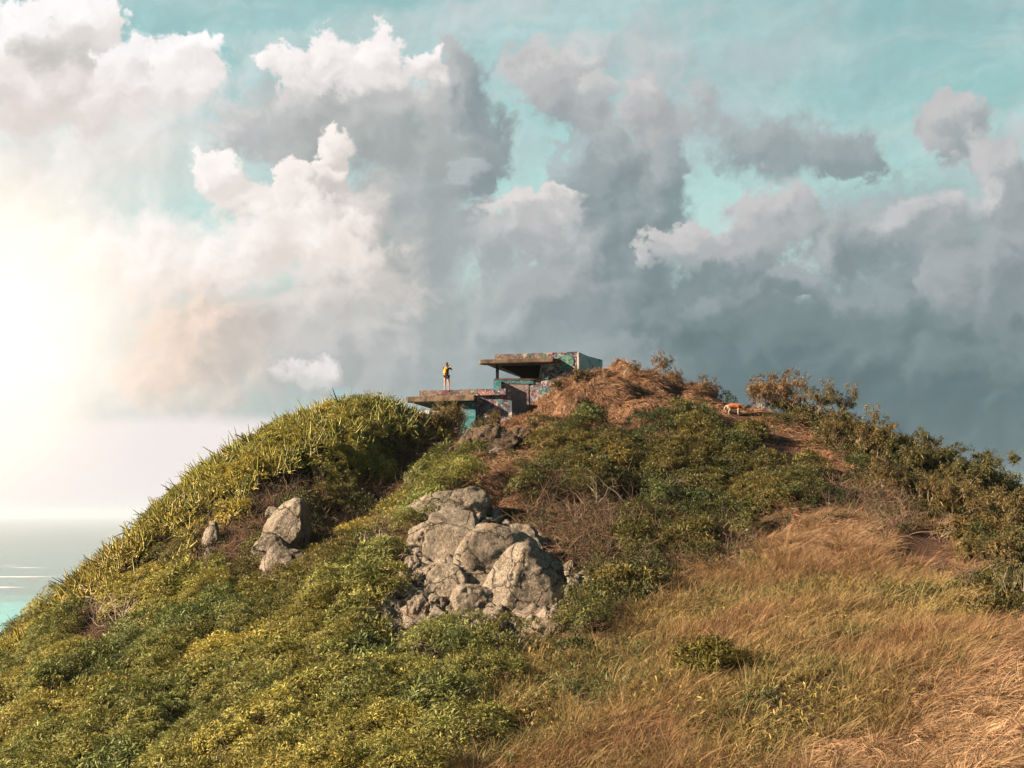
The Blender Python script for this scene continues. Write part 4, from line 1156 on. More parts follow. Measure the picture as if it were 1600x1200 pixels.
ROWS = [
 ('on the right ridge crest', 'bushes on the crest of the right ridge',
  [(1102,640,0,.5),(1128,640,0,.80),(1188,645,0,.92),(1212,648,0,1.0),(1240,652,0,1.0),(1270,656,1,.9),(1304,662,1,.85),(1340,672,1,.9),(1374,686,2,.9),(1408,700,2,.9),(1444,716,4,.85),(1482,732,3,.85),(1520,746,4,.85),(1566,762,1,.9),(1608,776,1,.9)]),
 ('in the right ridge\'s middle row', 'bushes in the middle row of the right ridge',
  [(1296,700,1,.8),(1330,705,1,.9),(1366,716,2,1.0),(1402,722,3,1.0),(1438,742,3,1.0),(1470,756,4,1.0),(1508,768,3,1.0),(1548,782,3,1.0),(1590,796,4,1.0)]),
 ('in the right ridge\'s lowest row', 'bushes in the lowest row of the right ridge',
  [(1376,772,1,.7),(1412,782,1,.75),(1448,796,1,.8),(1484,806,1,.8),(1520,818,1,.85),(1558,828,1,.85),(1596,842,2,.85),(1570,902,2,.7),(1600,940,3,.7),(1530,890,2,.6)]),
]
first = {}
for where, grp, items in ROWS:
    for i, (px, py, k, s) in enumerate(items):
        g = ground_at(px, py)
        lab = '%s %s, %s from the left' % (LOOK[k], where, ORD[i])
        if k not in first:
            o = first[k] = build_bush('open_bush', protos[k], lab, 'bush', grp)
        else:
            o = dup(first[k]); tag(o, lab, 'bush', grp)
        o.location = g + (Vector((0, 3.0, 0.25)) if px in (1102, 1128) else Vector((0, 0, 0)))
        s *= random.uniform(0.9, 1.1)
        o.scale = (s, s, s * random.uniform(0.9, 1.05)); o.rotation_euler = (0, 0, random.uniform(0, 6.28))
# a few single bushes elsewhere
P_Y = bush_protos(5, 0.7, 1, (0.12, 0.105, 0.018), 0, 8)
o = build_bush('low_bush', P_Y, 'small bright yellow-green bush alone in the olive grass of the lower slope', 'bush', None); o.location = ground_at(1098, 1066)
for px, py, k, s, lab in ((1030, 592, 0, 0.55, 'small brown-leaved bush on the summit edge, right of the dead branch'), (1052, 606, 0, 0.42, 'little brown-leaved bush where the summit starts to slope right'), (995, 588, 0, 0.35, 'tiny bush beside the dead branch on the summit'),
                          (800, 645, 2, 0.5, 'small green bush against the graffiti wall of the bunker'), (868, 612, 2, 0.35, 'small green bush at the foot of the upper bunker'), (706, 684, 2, 0.95, 'olive bush growing in front of the lower bunker'), (672, 684, 2, 0.8, 'olive bush at the left end of the lower bunker'), (750, 682, 3, 0.55, 'low dark bush under the graffiti wall of the lower bunker'), (774, 672, 2, 0.45, 'low olive bush where the graffiti wall meets the rust grass'), (910, 600, 2, 0.42, 'yellow-green bush at the right corner of the upper bunker')):
    o = dup(first[k]); tag(o, lab, 'bush'); o.location = ground_at(px, py); o.scale = (s, s, s); o.rotation_euler = (0, 0, px * 1.7)
    if 'group' in o: del o['group']
dead_branch(975, 590, 0.9, 'dark dead branch sticking up from the summit grass', 3, 2, 2, 0.35, 'dead_branch', 0.03, (0.3, 0, 1), mat=m_bark, cat='dead branch')
dead_branch(716, 684, 2.2, 'tall bare pale shrub in front of the lower bunker', 5, 6, 2, 0.3, 'bare_shrub', 0.022, cat='dead shrub')
dead_branch(190, 985, 1.5, 'bleached bare shrub on the lower left slope', 7, 8, 2, 0.4, rad=0.022, lean=(0.3, -0.2, 1))
dead_branch(150, 975, 1.2, 'second, smaller bare shrub left of the bleached one on the lower left slope', 8, 7, 2, 0.5, rad=0.018)
dead_branch(590, 868, 1.2, 'crooked white dead branch in the gully', 11, 2, 1, 0.6, 'dead_branch', 0.035, (-0.4, -0.2, 0.8), lift=0.2, cat='dead branch')
dead_branch(622, 945, 1.0, 'small white dead branch at the left foot of the outcrop', 12, 2, 1, 0.7, 'dead_branch', 0.022, (0.3, -0.6, 0.4), cat='dead branch')
for i, (px, py, s, lab) in enumerate(((930, 790, 1.6, 'twisted bare stems in the green flank, leftmost'), (985, 800, 1.8, 'twisted bare stems in the middle of the green flank'), (1040, 780, 1.3, 'twisted bare stems in the green flank, rightmost'), (1400, 742, 1.0, 'pale forked dead stems under the ridge bushes'), (1470, 850, 1.0, 'bare grey stems right of the trail'), (1585, 945, 1.3, 'tangle of bare grey stems at the right edge'))):
    dead_branch(px, py, s, lab, 20 + i, 5, 2, 0.6, 'bare_twiggy_shrub', 0.013, (0.1, -0.5, 0.9), lift=0.1, mat=m_bark, cat='dead shrub')
# clump of long drooping strap leaves left of the lower bunker
n = 90
az_ = RNG.uniform(0, 6.28, n); dd_ = np.stack([np.cos(az_) * 0.7, np.sin(az_) * 0.7 - 0.3, RNG.uniform(0.3, 1.2, n)], 1)
bend_ = np.stack([np.cos(az_) * 0.2, np.sin(az_) * 0.2 - 0.1, -RNG.uniform(0.8, 1.5, n)], 1)
v, f, k = ribbons(RNG.normal(0, 0.15, (n, 3)), dd_, RNG.uniform(0.9, 1.7, n), bend_, np.full(n, 0.06), 6)
for i, (px, py, s) in enumerate(((668, 668, 1.0), (640, 672, 0.8), (392, 770, 0.75), (790, 846, 0.5))):
    o = mesh_np('strap_leaf_plant', v * s, f, M_SUCC, attrs={'col': np.repeat(vary((0.07, 0.08, 0.024), n, 0.25), k, 0)}) if i == 0 else o0.copy()
    if i == 0: o0 = o
    else: COL.objects.link(o); o.scale = (s, s, s); o.rotation_euler = (0, 0, i * 2.0)
    o.location = ground_at(px, py) + Vector((0, 0, 0.5 * s))
    tag(o, ('plant with long drooping strap leaves just left of the lower bunker', 'second drooping strap-leaf plant, further left of the lower bunker', 'strap-leaf plant hanging over the left rocks', 'small strap-leaf plant growing on top of the main outcrop')[i], 'plant', 'strap-leaf plants')

# ------------------------------------------------------------------ bunker
def concrete(name, c1, c2, stain=0.5, graf=None, gscale=1.3, gamt=0.8, dark=(0.05, 0.04, 0.03)):
    m, t, b = new_mat(name)
    geo = N(t, 'ShaderNodeNewGeometry').outputs['Position']
    n1_ = NOISE(t, geo, 1.7, 7, 0.65); n2_ = NOISE(t, VM(t, 'MULTIPLY', geo, (3.0, 3.0, 0.7)), 1.6, 5, 0.6)
    c = MIX(t, MR(t, n1_.outputs[0], 0.35, 0.65), (*c1, 1), (*c2, 1))
    c = MIX(t, MR(t, n2_.outputs[0], 0.5, 0.68, 0, stain), c, (*dark, 1))
    if graf:
        w = VM(t, 'ADD', geo, VM(t, 'SCALE', NOISE(t, geo, 1.5, 2, 0.5).outputs['Color'], s=0.8))
        vo = N(t, 'ShaderNodeTexVoronoi', feature='F1'); vo.inputs['Scale'].default_value = gscale; L(t, w, vo.inputs['Vector'])
        ve = N(t, 'ShaderNodeTexVoronoi', feature='DISTANCE_TO_EDGE'); ve.inputs['Scale'].default_value = gscale; L(t, w, ve.inputs['Vector'])
        sc = N(t, 'ShaderNodeSeparateXYZ'); L(t, vo.outputs['Color'], sc.inputs[0])
        rp = N(t, 'ShaderNodeValToRGB'); rp.color_ramp.interpolation = 'CONSTANT'
        els = rp.color_ramp.elements
        while len(els) < len(graf): els.new(0.5)
        for k, g in enumerate(graf):
            els[k].position = k / len(graf); els[k].color = (*lin(g), 1)
        L(t, sc.outputs[0], rp.inputs[0])
        gc = MIX(t, M(t, 'MULTIPLY', MR(t, ve.outputs[0], 0.01, 0.05, 1, 0), MR(t, sc.outputs[1], 0.6, 0.7)), rp.outputs[0], (0.03, 0.03, 0.04, 1))
        c = MIX(t, MR(t, NOISE(t, geo, 1.1, 5, 0.7).outputs[0], 0.56 - gamt * 0.3, 0.60 - gamt * 0.3, 0, 0.85), c, gc)
        for sd_, cl_ in ((2.1, (0.55, 0.50, 0.46, 1)), (3.4, (0.02, 0.02, 0.03, 1)), (2.7, (0.05, 0.20, 0.22, 1)), (3.0, (0.30, 0.06, 0.10, 1))):
            sn_ = NOISE(t, VM(t, 'ADD', geo, (sd_ * 5, 0, sd_)), sd_, 2, 0.5, 1.6)
            c = MIX(t, M(t, 'MULTIPLY', MR(t, M(t, 'ABSOLUTE', M(t, 'SUBTRACT', sn_.outputs[0], 0.5)), 0.010, 0.022, 0.8, 0.0), min(1.0, gamt * 1.6)), c, cl_)
    c = MIX(t, 1.0, c, (0.66, 0.66, 0.66, 1), 'MULTIPLY')
    L(t, c, b.inputs['Base Color']); b.inputs['Roughness'].default_value = 0.9; b.inputs['Specular IOR Level'].default_value = 0.2
    bp = N(t, 'ShaderNodeBump'); bp.inputs['Strength'].default_value = 0.5; bp.inputs['Distance'].default_value = 0.05
    L(t, n1_.outputs[0], bp.inputs['Height']); L(t, bp.outputs[0], b.inputs['Normal'])
    return m
C_OLD = concrete('old_concrete', (0.085, 0.058, 0.042), (0.20, 0.145, 0.105), 0.7)
C_PAR = concrete('painted_parapet', (0.10, 0.07, 0.055), (0.19, 0.135, 0.105), 0.6, [(85,50,52),(60,95,88),(105,85,68),(55,50,52),(165,150,130),(100,52,70)], 3.2, 0.28)
C_DARK = concrete('dark_painted_wall', (0.030, 0.050, 0.052), (0.055, 0.075, 0.078), 0.3, [(26,48,60),(56,150,140),(44,36,84),(176,110,100),(22,34,46),(120,52,92),(170,176,160),(30,84,96)], 3.2, 0.66)
C_GREY = concrete('grey_side_wall', (0.36, 0.35, 0.345), (0.50, 0.48, 0.47), 0.45, [(170,90,90),(110,110,120),(180,180,175)], 1.2, 0.0)
C_TAG = concrete('graffiti_wall', (0.22, 0.172, 0.16), (0.31, 0.25, 0.235), 0.15, [(200,150,150),(44,100,124),(186,120,140),(206,198,188),(28,44,70),(180,140,132),(50,120,124),(80,64,82)], 3.8, 0.62)
C_PINK = concrete('pale_painted_panel', (0.27, 0.22, 0.21), (0.36, 0.30, 0.285), 0.15, [(155,132,128),(84,76,90),(160,148,142),(148,118,112)], 2.4, 0.2)
C_TEAL = concrete('teal_painted_wall', (0.02, 0.17, 0.20), (0.04, 0.27, 0.30), 0.35, [(42,134,146),(26,92,106),(52,148,156),(36,118,132)], 3.0, 0.45, (0.01, 0.06, 0.065))
C_IN = concrete('inner_wall_shade', (0.018, 0.015, 0.013), (0.035, 0.03, 0.026), 0.3)  # near-black: the shade of the open rooms is put into this colour

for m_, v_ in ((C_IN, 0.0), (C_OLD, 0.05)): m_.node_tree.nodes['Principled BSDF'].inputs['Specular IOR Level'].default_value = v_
def prism(name, foot, z0, z1, mat, parent, bevel=0.0):
    """vertical prism on a plan polygon [(x, y), ...]"""
    bm = bmesh.new()
    lo = [bm.verts.new((x, y, z0)) for x, y in foot]; hi = [bm.verts.new((x, y, z1)) for x, y in foot]
    bm.faces.new(lo[::-1]); bm.faces.new(hi)
    n = len(foot)
    for i in range(n): bm.faces.new((lo[i], lo[(i + 1) % n], hi[(i + 1) % n], hi[i]))
    bmesh.ops.recalc_face_normals(bm, faces=bm.faces)
    if bevel: bmesh.ops.bevel(bm, geom=bm.edges[:], offset=bevel, segments=2, affect='EDGES', profile=0.6)
    # wear the edges a little
    bmesh.ops.subdivide_edges(bm, edges=[e for e in bm.edges if e.calc_length() > 0.5], cuts=3, use_grid_fill=True)
    for v in bm.verts:
        v.co += mnoise.noise_vector(v.co * 1.7) * 0.022
    return from_bm(name, bm, mat, parent)
def xz(px, py, d): p = at(px, py, d); return p.x, p.z
B0 = at(800, 600, 86)
bunk = empty('concrete_bunker', (B0.x, B0.y, B0.z - 1.5))
tag(bunk, 'old two-level concrete bunker covered with graffiti on the summit', 'bunker')
off_ = -Vector(bunk.location)
def bp_(name, foot, z0, z1, mat, bevel=0.0):
    o = prism(name, [(x + off_.x, y + off_.y) for x, y in foot], z0 + off_.z, z1 + off_.z, mat, bunk, bevel)
    return o
def X_(px, d): return (px - 800) * d / F / (CP_) * 1.0 if False else at(px, 600, d).x
zt = at(902, 549.5, 84.0).z                     # parapet top
zs1 = at(800, 562.0, 84.5).z; zs0 = at(800, 568.5, 84.5).z   # roof slab
zsill = at(800, 591.0, 84.8).z
zb = at(860, 640, 84.0).z - 1.6
A = (X_(773, 85.4), 85.4); B = (X_(902, 84.0), 84.0); Cc = (X_(917, 86.4), 86.4); D = (X_(939, 88.6), 88.6)
E_ = (D[0] - 0.3, 93.0); Fb = (A[0] + 1.7, 93.0)
# roof slab with a rounded nose towards the sea
nose = []
for k in range(9):
    a = math.radians(262 - k * 20)
    nose.append((X_(764, 84.7) + 0.62 * math.cos(a), 84.9 + 0.62 * math.sin(a)))
slab = [(X_(864, 83.5), 83.5)] + nose + [(X_(812, 93.2), 93.2), (3.2, 93.2), (3.2, 84.6)]
bp_('roof_slab', slab, zs0, zs1, C_OLD, 0.05)
JX = X_(846, 84.6)
bp_('parapet', [A, (X_(868, 84.37), 84.37), (X_(868, 84.37), 92.6), Fb], zs1 - 0.01, zt, C_PAR, 0.02)
bp_('end_block', [(JX, 84.62), (X_(868, 84.36), 84.36), (X_(868, 84.36) + 0.002, 84.36), B, Cc, D, E_, (JX, 93.0)], zb, zt + 0.012, C_DARK, 0.02)
# grey skin of the end facing right, two facets
def facet(name, P1, P2, z0, z1, th, mat):
    d = Vector((P2[0] - P1[0], P2[1] - P1[1])).normalized(); nrm_ = Vector((d.y, -d.x)) * th
    return bp_(name, [(P1[0] + nrm_.x, P1[1] + nrm_.y), (P2[0] + nrm_.x, P2[1] + nrm_.y), (P2[0], P2[1]), (P1[0], P1[1])], z0, z1, mat)
facet('side_wall', B, Cc, zb, zt - 0.02, 0.10, C_GREY)
facet('side_wall', Cc, D, zb, zt - 0.012, 0.12, C_GREY)
# wall under the slot, its coping, the corner pillar, back wall inside
bp_('sill_wall', [(X_(775, 85.0), 85.0), (JX - 0.01, 84.66), (JX - 0.01, 84.95), (X_(775, 85.3), 85.3)], zb, zsill - 0.12, C_TAG)
bp_('coping', [(X_(772, 84.9), 84.9), (JX - 0.01, 84.55), (JX - 0.01, 85.0), (X_(772, 85.4), 85.4)], zsill - 0.12, zsill, C_OLD, 0.02)
bp_('painted_panel', [(X_(784, 84.82), 84.82), (X_(826, 84.72), 84.72), (X_(826, 84.9), 84.9), (X_(784, 84.95), 84.95)], zb + 0.3, zsill - 0.34, C_PINK)
bp_('painted_band', [(X_(783, 84.80), 84.80), (X_(833, 84.66), 84.66), (X_(833, 84.9), 84.9), (X_(783, 84.93), 84.93)], zsill - 0.34, zsill - 0.14, C_TEAL)
bp_('pillar', [(X_(774.5, 85.05), 85.05), (X_(779.5, 85.05), 85.05), (X_(779.5, 85.25), 85.25), (X_(774.5, 85.25), 85.25)], zsill, zs0 + 0.01, C_IN)
bp_('back_wall', [(0.55, 92.6), (JX, 92.6), (JX, 92.9), (0.55, 92.9)], zb, zs0 + 0.01, C_IN)
bp_('ceiling_shade', [(X_(781, 85.6), 85.6), (JX - 0.02, 85.1), (JX - 0.02, 92.55), (0.7, 92.55)], zs0 - 0.05, zs0 - 0.006, C_IN)  # dark sheet added under the slab to paint the room's shade
bp_('floor_slab', [(X_(776, 85.3), 85.3), (JX, 85.0), (JX, 92.6), (0.55, 92.6)], zsill - 1.1, zsill - 0.95, C_IN)
bp_('buttress', [(X_(771, 84.4), 84.4), (X_(783, 84.35), 84.35), (X_(783, 85.0), 85.0), (X_(771, 85.1), 85.1)], zb, zsill - 0.16, C_TEAL)
# lower level
zl = at(700, 609.3, 82.2).z; zl1 = at(700, 619.5, 82.2).z; zl2 = at(700, 628, 82.0).z; zlb = at(730, 668, 81.5).z - 1.6
bp_('lower_roof', [(X_(655, 82.6), 82.6), (X_(746, 81.6), 81.6), (X_(790, 81.3), 81.3), (X_(790, 84.3), 84.3), (X_(776, 84.4), 91), (X_(662, 90), 90)], zl1, zl, C_PAR, 0.02)
nose = []
for k in range(9):
    a = math.radians(262 - k * 20)
    nose.append((X_(643, 82.4) + 0.36 * math.cos(a), 82.5 + 0.36 * math.sin(a)))
bp_('lower_roof_slab', [(X_(741, 80.9), 80.9)] + nose + [(X_(690, 90), 90), (X_(746, 90), 90), (X_(746, 81.6), 81.6)], zl2, zl1 - 0.004, C_OLD, 0.05)
bp_('graffiti_wall', [(X_(744, 81.72), 81.72), (X_(800, 81.38), 81.38), (X_(800, 83.3), 83.3), (X_(744, 82.3), 82.3)], zlb, zl1 - 0.01, C_TAG)
bp_('teal_wall', [(X_(719, 81.7), 81.7), (X_(743, 81.5), 81.5), (X_(743, 82.1), 82.1), (X_(719, 82.2), 82.2)], zlb, zl2 - 0.004, C_TEAL)
bp_('graffiti_band', [(X_(747, 81.52), 81.52), (X_(790, 81.22), 81.22), (X_(790, 81.28), 81.28), (X_(747, 81.58), 81.58)], zl1 + 0.01, zl - 0.02, C_DARK)
zw = at(690, 641, 82.0).z
bp_('lower_sill', [(X_(655, 82.5), 82.5), (X_(718, 82.0), 82.0), (X_(718, 82.5), 82.5), (X_(655, 83.0), 83.0)], zw - 0.20, zw, concrete('white_painted_sill', (0.62, 0.66, 0.68), (0.75, 0.78, 0.8), 0.1))
bp_('lower_front_wall', [(X_(655, 82.55), 82.55), (X_(718, 82.05), 82.05), (X_(718, 82.5), 82.5), (X_(655, 83.0), 83.0)], zlb, zw - 0.2, C_DARK)
bp_('lower_back_wall', [(X_(672, 88), 88), (X_(744, 88), 88), (X_(744, 88.3), 88.3), (X_(672, 88.3), 88.3)], zlb, zl2, C_IN)
# round green emblem painted on the end wall, with dark strokes
def decal(name, cx, cz, pts, col, lift, parent=bunk):
    """flat painted shape on the front of the end block; pts in metres round (cx, cz)"""
    bm = bmesh.new(); vs = []
    for x, z in pts:
        X = cx + x; s_ = (X - X_(868, 84.36)) / (B[0] - X_(868, 84.36))
        vs.append(bm.verts.new((X + off_.x, 84.36 + (84.0 - 84.36) * s_ - lift + off_.y, cz + z + off_.z)))
    bm.faces.new(vs); bmesh.ops.recalc_face_normals(bm, faces=bm.faces)
    r = bmesh.ops.extrude_face_region(bm, geom=bm.faces[:]); bmesh.ops.translate(bm, verts=[g for g in r['geom'] if isinstance(g, bmesh.types.BMVert)], vec=(0, -0.006, 0))
    m, t, b = new_mat(name); b.inputs['Base Color'].default_value = (*lin(col), 1); b.inputs['Roughness'].default_value = 0.7
    nn = NOISE(t, N(t, 'ShaderNodeNewGeometry').outputs['Position'], 9, 3, 0.6)
    L(t, MIX(t, MR(t, nn.outputs[0], 0.4, 0.62, 0, 0.5), (*lin(tuple(v * 0.85 for v in col)), 1), (*lin(tuple(v * 0.45 for v in col)), 1)), b.inputs['Base Color'])
    return from_bm(name, bm, m, parent)
ex, ez = xz(886, 565.5, 84.1)
ring = lambda r, n=18, sx=1.0, sz=1.0: [(r * sx * math.cos(2 * math.pi * k / n), r * sz * math.sin(2 * math.pi * k / n)) for k in range(n)]
decal('emblem', ex, ez, ring(0.43, sx=1.0, sz=1.08), (30, 56, 58), 0.03)
decal('emblem_disc', ex, ez, ring(0.38, sx=1.0, sz=1.08), (62, 118, 104), 0.037)
for s in (-1, 1):
    decal('emblem_stroke', ex, ez, [(s * 0.06, 0.10), (s * 0.20, 0.20), (s * 0.33, 0.18), (s * 0.22, 0.11), (s * 0.08, 0.04)], (28, 60, 62), 0.044)
    decal('emblem_stroke', ex, ez, [(s * 0.05, -0.05), (s * 0.24, 0.02), (s * 0.30, -0.08), (s * 0.12, -0.12)], (40, 92, 86), 0.044)
decal('emblem_stroke', ex, ez, [(-0.16, -0.22), (0.16, -0.22), (0.10, -0.29), (-0.10, -0.29)], (24, 52, 56), 0.044)
decal('emblem_stroke', ex, ez, [(-0.02, 0.34), (0.02, 0.34), (0.03, -0.10), (-0.03, -0.10)], (130, 150, 110), 0.044)
# bits of paint: strokes in several colours on the end wall
rs = random.Random(5)
for k in range(26):
    px = rs.uniform(850, 900); py = rs.uniform(576, 600) if k > 3 else rs.uniform(556, 575)
    if k <= 3: px = rs.uniform(862, 874)
    x, z = xz(px, py, 84.2); a = rs.uniform(0, 3.14); l_ = rs.uniform(0.08, 0.22); w_ = rs.uniform(0.025, 0.06)
    ca, sa = math.cos(a), math.sin(a)
    decal('paint_stroke', x, z, [(-l_ * ca - w_ * sa, -l_ * sa + w_ * ca), (l_ * ca * 0.7 - w_ * sa, l_ * sa * 0.7 + w_ * ca), (l_ * ca, l_ * sa), (l_ * ca * 0.7 + w_ * sa, l_ * sa * 0.7 - w_ * ca), (-l_ * ca + w_ * sa, -l_ * sa - w_ * ca)],
          rs.choice([(150,92,86),(165,150,140),(62,118,108),(96,46,70),(84,106,122),(150,122,78),(40,40,70)]), 0.03 + 0.004 * k)
# dark arrow-like tag on the pale panel
def wall_paint(name, pts, d, col):
    bm = bmesh.new(); vs = [bm.verts.new(tuple(at(px, py, d) + off_)) for px, py in pts]
    bm.faces.new(vs); bmesh.ops.recalc_face_normals(bm, faces=bm.faces)
    r = bmesh.ops.extrude_face_region(bm, geom=bm.faces[:]); bmesh.ops.translate(bm, verts=[g for g in r['geom'] if isinstance(g, bmesh.types.BMVert)], vec=(0, 0.02, 0))
    m, t, b = new_mat(name); b.inputs['Base Color'].default_value = (*lin(col), 1); b.inputs['Roughness'].default_value = 0.7
    return from_bm(name, bm, m, bunk)
wall_paint('paint_stroke', [(785, 617), (787, 616.4), (790, 622.2), (797, 615.2), (798, 616.6), (790, 625)], 84.2, (35, 35, 45))
wall_paint('paint_stroke', [(793, 609), (799, 609.6), (795, 613.5)], 84.3, (40, 35, 50))

# ------------------------------------------------------------------ person with backpack and camera
def skin_body(name, joints, edges, mat, parent=None, levels=2, root=0):
    """one continuous surface grown round a skeleton: joints {key: (co, radius or (rx, ry))}"""
    keys = list(joints); idx = {k: i for i, k in enumerate(keys)}
    me = bpy.data.meshes.new(name)
    me.from_pydata([joints[k][0] for k in keys], [(idx[a], idx[b]) for a, b in edges], [])
    o = bpy.data.objects.new(name, me); COL.objects.link(o)
    md = o.modifiers.new('skin', 'SKIN'); md.branch_smoothing = 0.3
    ly = me.skin_vertices[0] if len(me.skin_vertices) else None
    if ly is None:
        raise RuntimeError('no skin layer')
    for k in keys:
        r = joints[k][1]
        ly.data[idx[k]].radius = r if isinstance(r, tuple) else (r, r)
        ly.data[idx[k]].use_root = (idx[k] == root)
    s = o.modifiers.new('sub', 'SUBSURF'); s.levels = levels; s.render_levels = levels
    dg = bpy.context.evaluated_depsgraph_get(); dg.update()
    m2 = bpy.data.meshes.new_from_object(o.evaluated_get(dg))
    o.modifiers.clear(); o.data = m2
    m2.materials.clear(); m2.materials.append(mat)
    for p in m2.polygons: p.use_smooth = True
    if parent: o.parent = parent
    return o
def plain(name, col, rough=0.8, var=0.25):
    m, t, b = new_mat(name)
    nn = NOISE(t, N(t, 'ShaderNodeTexCoord').outputs['Object'], 14, 4, 0.6)
    L(t, MIX(t, nn.outputs[0], tuple(v * (1 - var) for v in col) + (1,), tuple(min(1, v * (1 + var)) for v in col) + (1,)), b.inputs['Base Color'])
    b.inputs['Roughness'].default_value = rough; b.inputs['Specular IOR Level'].default_value = 0.25
    return m
m_skin = plain('skin', (0.34, 0.18, 0.115), 0.6, 0.1)
m_black = plain('dark_cloth', (0.016, 0.012, 0.016), 0.9)
m_short = plain('dark_shorts', (0.018, 0.018, 0.030), 0.9)
m_hair = plain('dark_hair', (0.05, 0.022, 0.014), 0.6)
m_yel = plain('yellow_nylon', (0.62, 0.25, 0.015), 0.6, 0.15)
m_gear = plain('black_plastic', (0.012, 0.012, 0.013), 0.45)
m_white = plain('white_sole', (0.45, 0.43, 0.4), 0.7)
PX_, PD = 698, 82.35
pz = zl
per = empty('person', (X_(PX_, PD), PD, pz), math.radians(-12))
tag(per, 'person in dark top and shorts, bare legs, back turned, raising a camera on the roof', 'person')
J = {
 'pelvis': ((0, 0, 0.86), (0.125, 0.10)), 'waist': ((0, 0.0, 1.0), (0.105, 0.085)), 'chest': ((0, -0.01, 1.20), (0.135, 0.095)), 'sho': ((0, 0.0, 1.33), (0.11, 0.075)),
 'neck': ((0, 0.01, 1.41), 0.045), 'head0': ((0, 0.02, 1.48), (0.062, 0.07)), 'head1': ((0, 0.03, 1.56), (0.072, 0.085)), 'head2': ((0, 0.025, 1.635), (0.05, 0.06)),
 'Lsh': ((-0.165, 0.0, 1.32), 0.052), 'Lel': ((-0.235, 0.17, 1.17), 0.038), 'Lwr': ((-0.075, 0.33, 1.38), 0.026), 'Lha': ((-0.045, 0.345, 1.44), 0.030),
 'Rsh': ((0.165, 0.0, 1.32), 0.052), 'Rel': ((0.30, 0.13, 1.20), 0.038), 'Rwr': ((0.12, 0.32, 1.39), 0.026), 'Rha': ((0.085, 0.345, 1.45), 0.030),
 'Lhip': ((-0.09, 0, 0.80), 0.088), 'Lth': ((-0.105, 0.0, 0.62), 0.076), 'Lkn': ((-0.11, 0.01, 0.44), 0.052), 'Lca': ((-0.115, -0.015, 0.30), 0.050), 'Lan': ((-0.12, -0.01, 0.08), 0.033), 'Lhe': ((-0.12, -0.02, 0.045), 0.034), 'Lto': ((-0.135, 0.13, 0.032), 0.03),
 'Rhip': ((0.09, 0, 0.80), 0.088), 'Rth': ((0.105, 0.0, 0.62), 0.076), 'Rkn': ((0.115, 0.01, 0.44), 0.052), 'Rca': ((0.12, -0.015, 0.30), 0.050), 'Ran': ((0.125, -0.01, 0.08), 0.033), 'Rhe': ((0.125, -0.02, 0.045), 0.034), 'Rto': ((0.145, 0.13, 0.032), 0.03),
}
E = [('pelvis','waist'),('waist','chest'),('chest','sho'),('sho','neck'),('neck','head0'),('head0','head1'),('head1','head2')]
for s in 'LR':
    E += [('sho', s+'sh'),(s+'sh', s+'el'),(s+'el', s+'wr'),(s+'wr', s+'ha'),('pelvis', s+'hip'),(s+'hip', s+'th'),(s+'th', s+'kn'),(s+'kn', s+'ca'),(s+'ca', s+'an'),(s+'an', s+'he'),(s+'he', s+'to')]
# five fingers curled round the camera
for s, sx in (('L', -1), ('R', 1)):
    h = J[s + 'ha'][0]
    for k in range(5):
        ln_ = (0.05, 0.062, 0.066, 0.06, 0.048)[k] if k else 0.045
        dx = -sx * (0.012 + 0.0) ; zz = 0.034 - k * 0.017
        a = (h[0] - sx * 0.020, h[1] + 0.022, h[2] + zz * 0.8); b2 = (h[0] - sx * ln_ * 0.8, h[1] + 0.035, h[2] + zz)
        J[s + 'f%da' % k] = (a, 0.009); J[s + 'f%db' % k] = (b2, 0.007)
        E += [(s + 'ha', s + 'f%da' % k), (s + 'f%da' % k, s + 'f%db' % k)]
skin_body('body', J, E, m_skin, per)
def sub(keys, extra=0.016, over=None):
    d = {}
    for k in keys:
        co, r = J[k]; r = r if isinstance(r, tuple) else (r, r)
        d[k] = (co, (r[0] + extra, r[1] + extra))
    if over: d.update(over)
    return d
top = sub(['pelvis', 'waist', 'chest', 'sho', 'Lsh', 'Rsh'], 0.022, {'Lel': ((-0.205, 0.10, 1.22), 0.058), 'Rel': ((0.25, 0.08, 1.245), 0.058), 'pelvis': ((0, 0, 0.87), (0.15, 0.122))})
skin_body('top', top, [('pelvis','waist'),('waist','chest'),('chest','sho'),('sho','Lsh'),('sho','Rsh'),('Lsh','Lel'),('Rsh','Rel')], m_black, per)
sh = sub(['pelvis', 'Lhip', 'Rhip'], 0.022, {'Lth': ((-0.103, 0, 0.70), 0.103), 'Rth': ((0.103, 0, 0.70), 0.103)})
skin_body('shorts', sh, [('pelvis','Lhip'),('pelvis','Rhip'),('Lhip','Lth'),('Rhip','Rth')], m_short, per)
hr = {'a': ((0, 0.0, 1.655), (0.055, 0.065)), 'b': ((0, 0.0, 1.59), (0.086, 0.088)), 'c': ((0, -0.02, 1.52), (0.078, 0.07)), 'd': ((0, -0.055, 1.45), (0.05, 0.03)), 'e': ((0.0, -0.065, 1.37), (0.03, 0.02))}
skin_body('hair', hr, [('a','b'),('b','c'),('c','d'),('d','e')], m_hair, per)
for s in (-1, 1):   # face and ears, turned away from the viewer
    bm = bmesh.new(); bmesh.ops.create_uvsphere(bm, u_segments=8, v_segments=6, radius=0.011)
    bmesh.ops.translate(bm, verts=bm.verts, vec=(s * 0.030, 0.108, 1.555)); from_bm('eye', bm, m_gear, per, True)
    bm = bmesh.new(); bmesh.ops.create_uvsphere(bm, u_segments=8, v_segments=6, radius=0.02)
    bmesh.ops.scale(bm, verts=bm.verts, vec=(0.5, 0.9, 1.5)); bmesh.ops.translate(bm, verts=bm.verts, vec=(s * 0.078, 0.03, 1.545)); from_bm('ear', bm, m_skin, per, True)
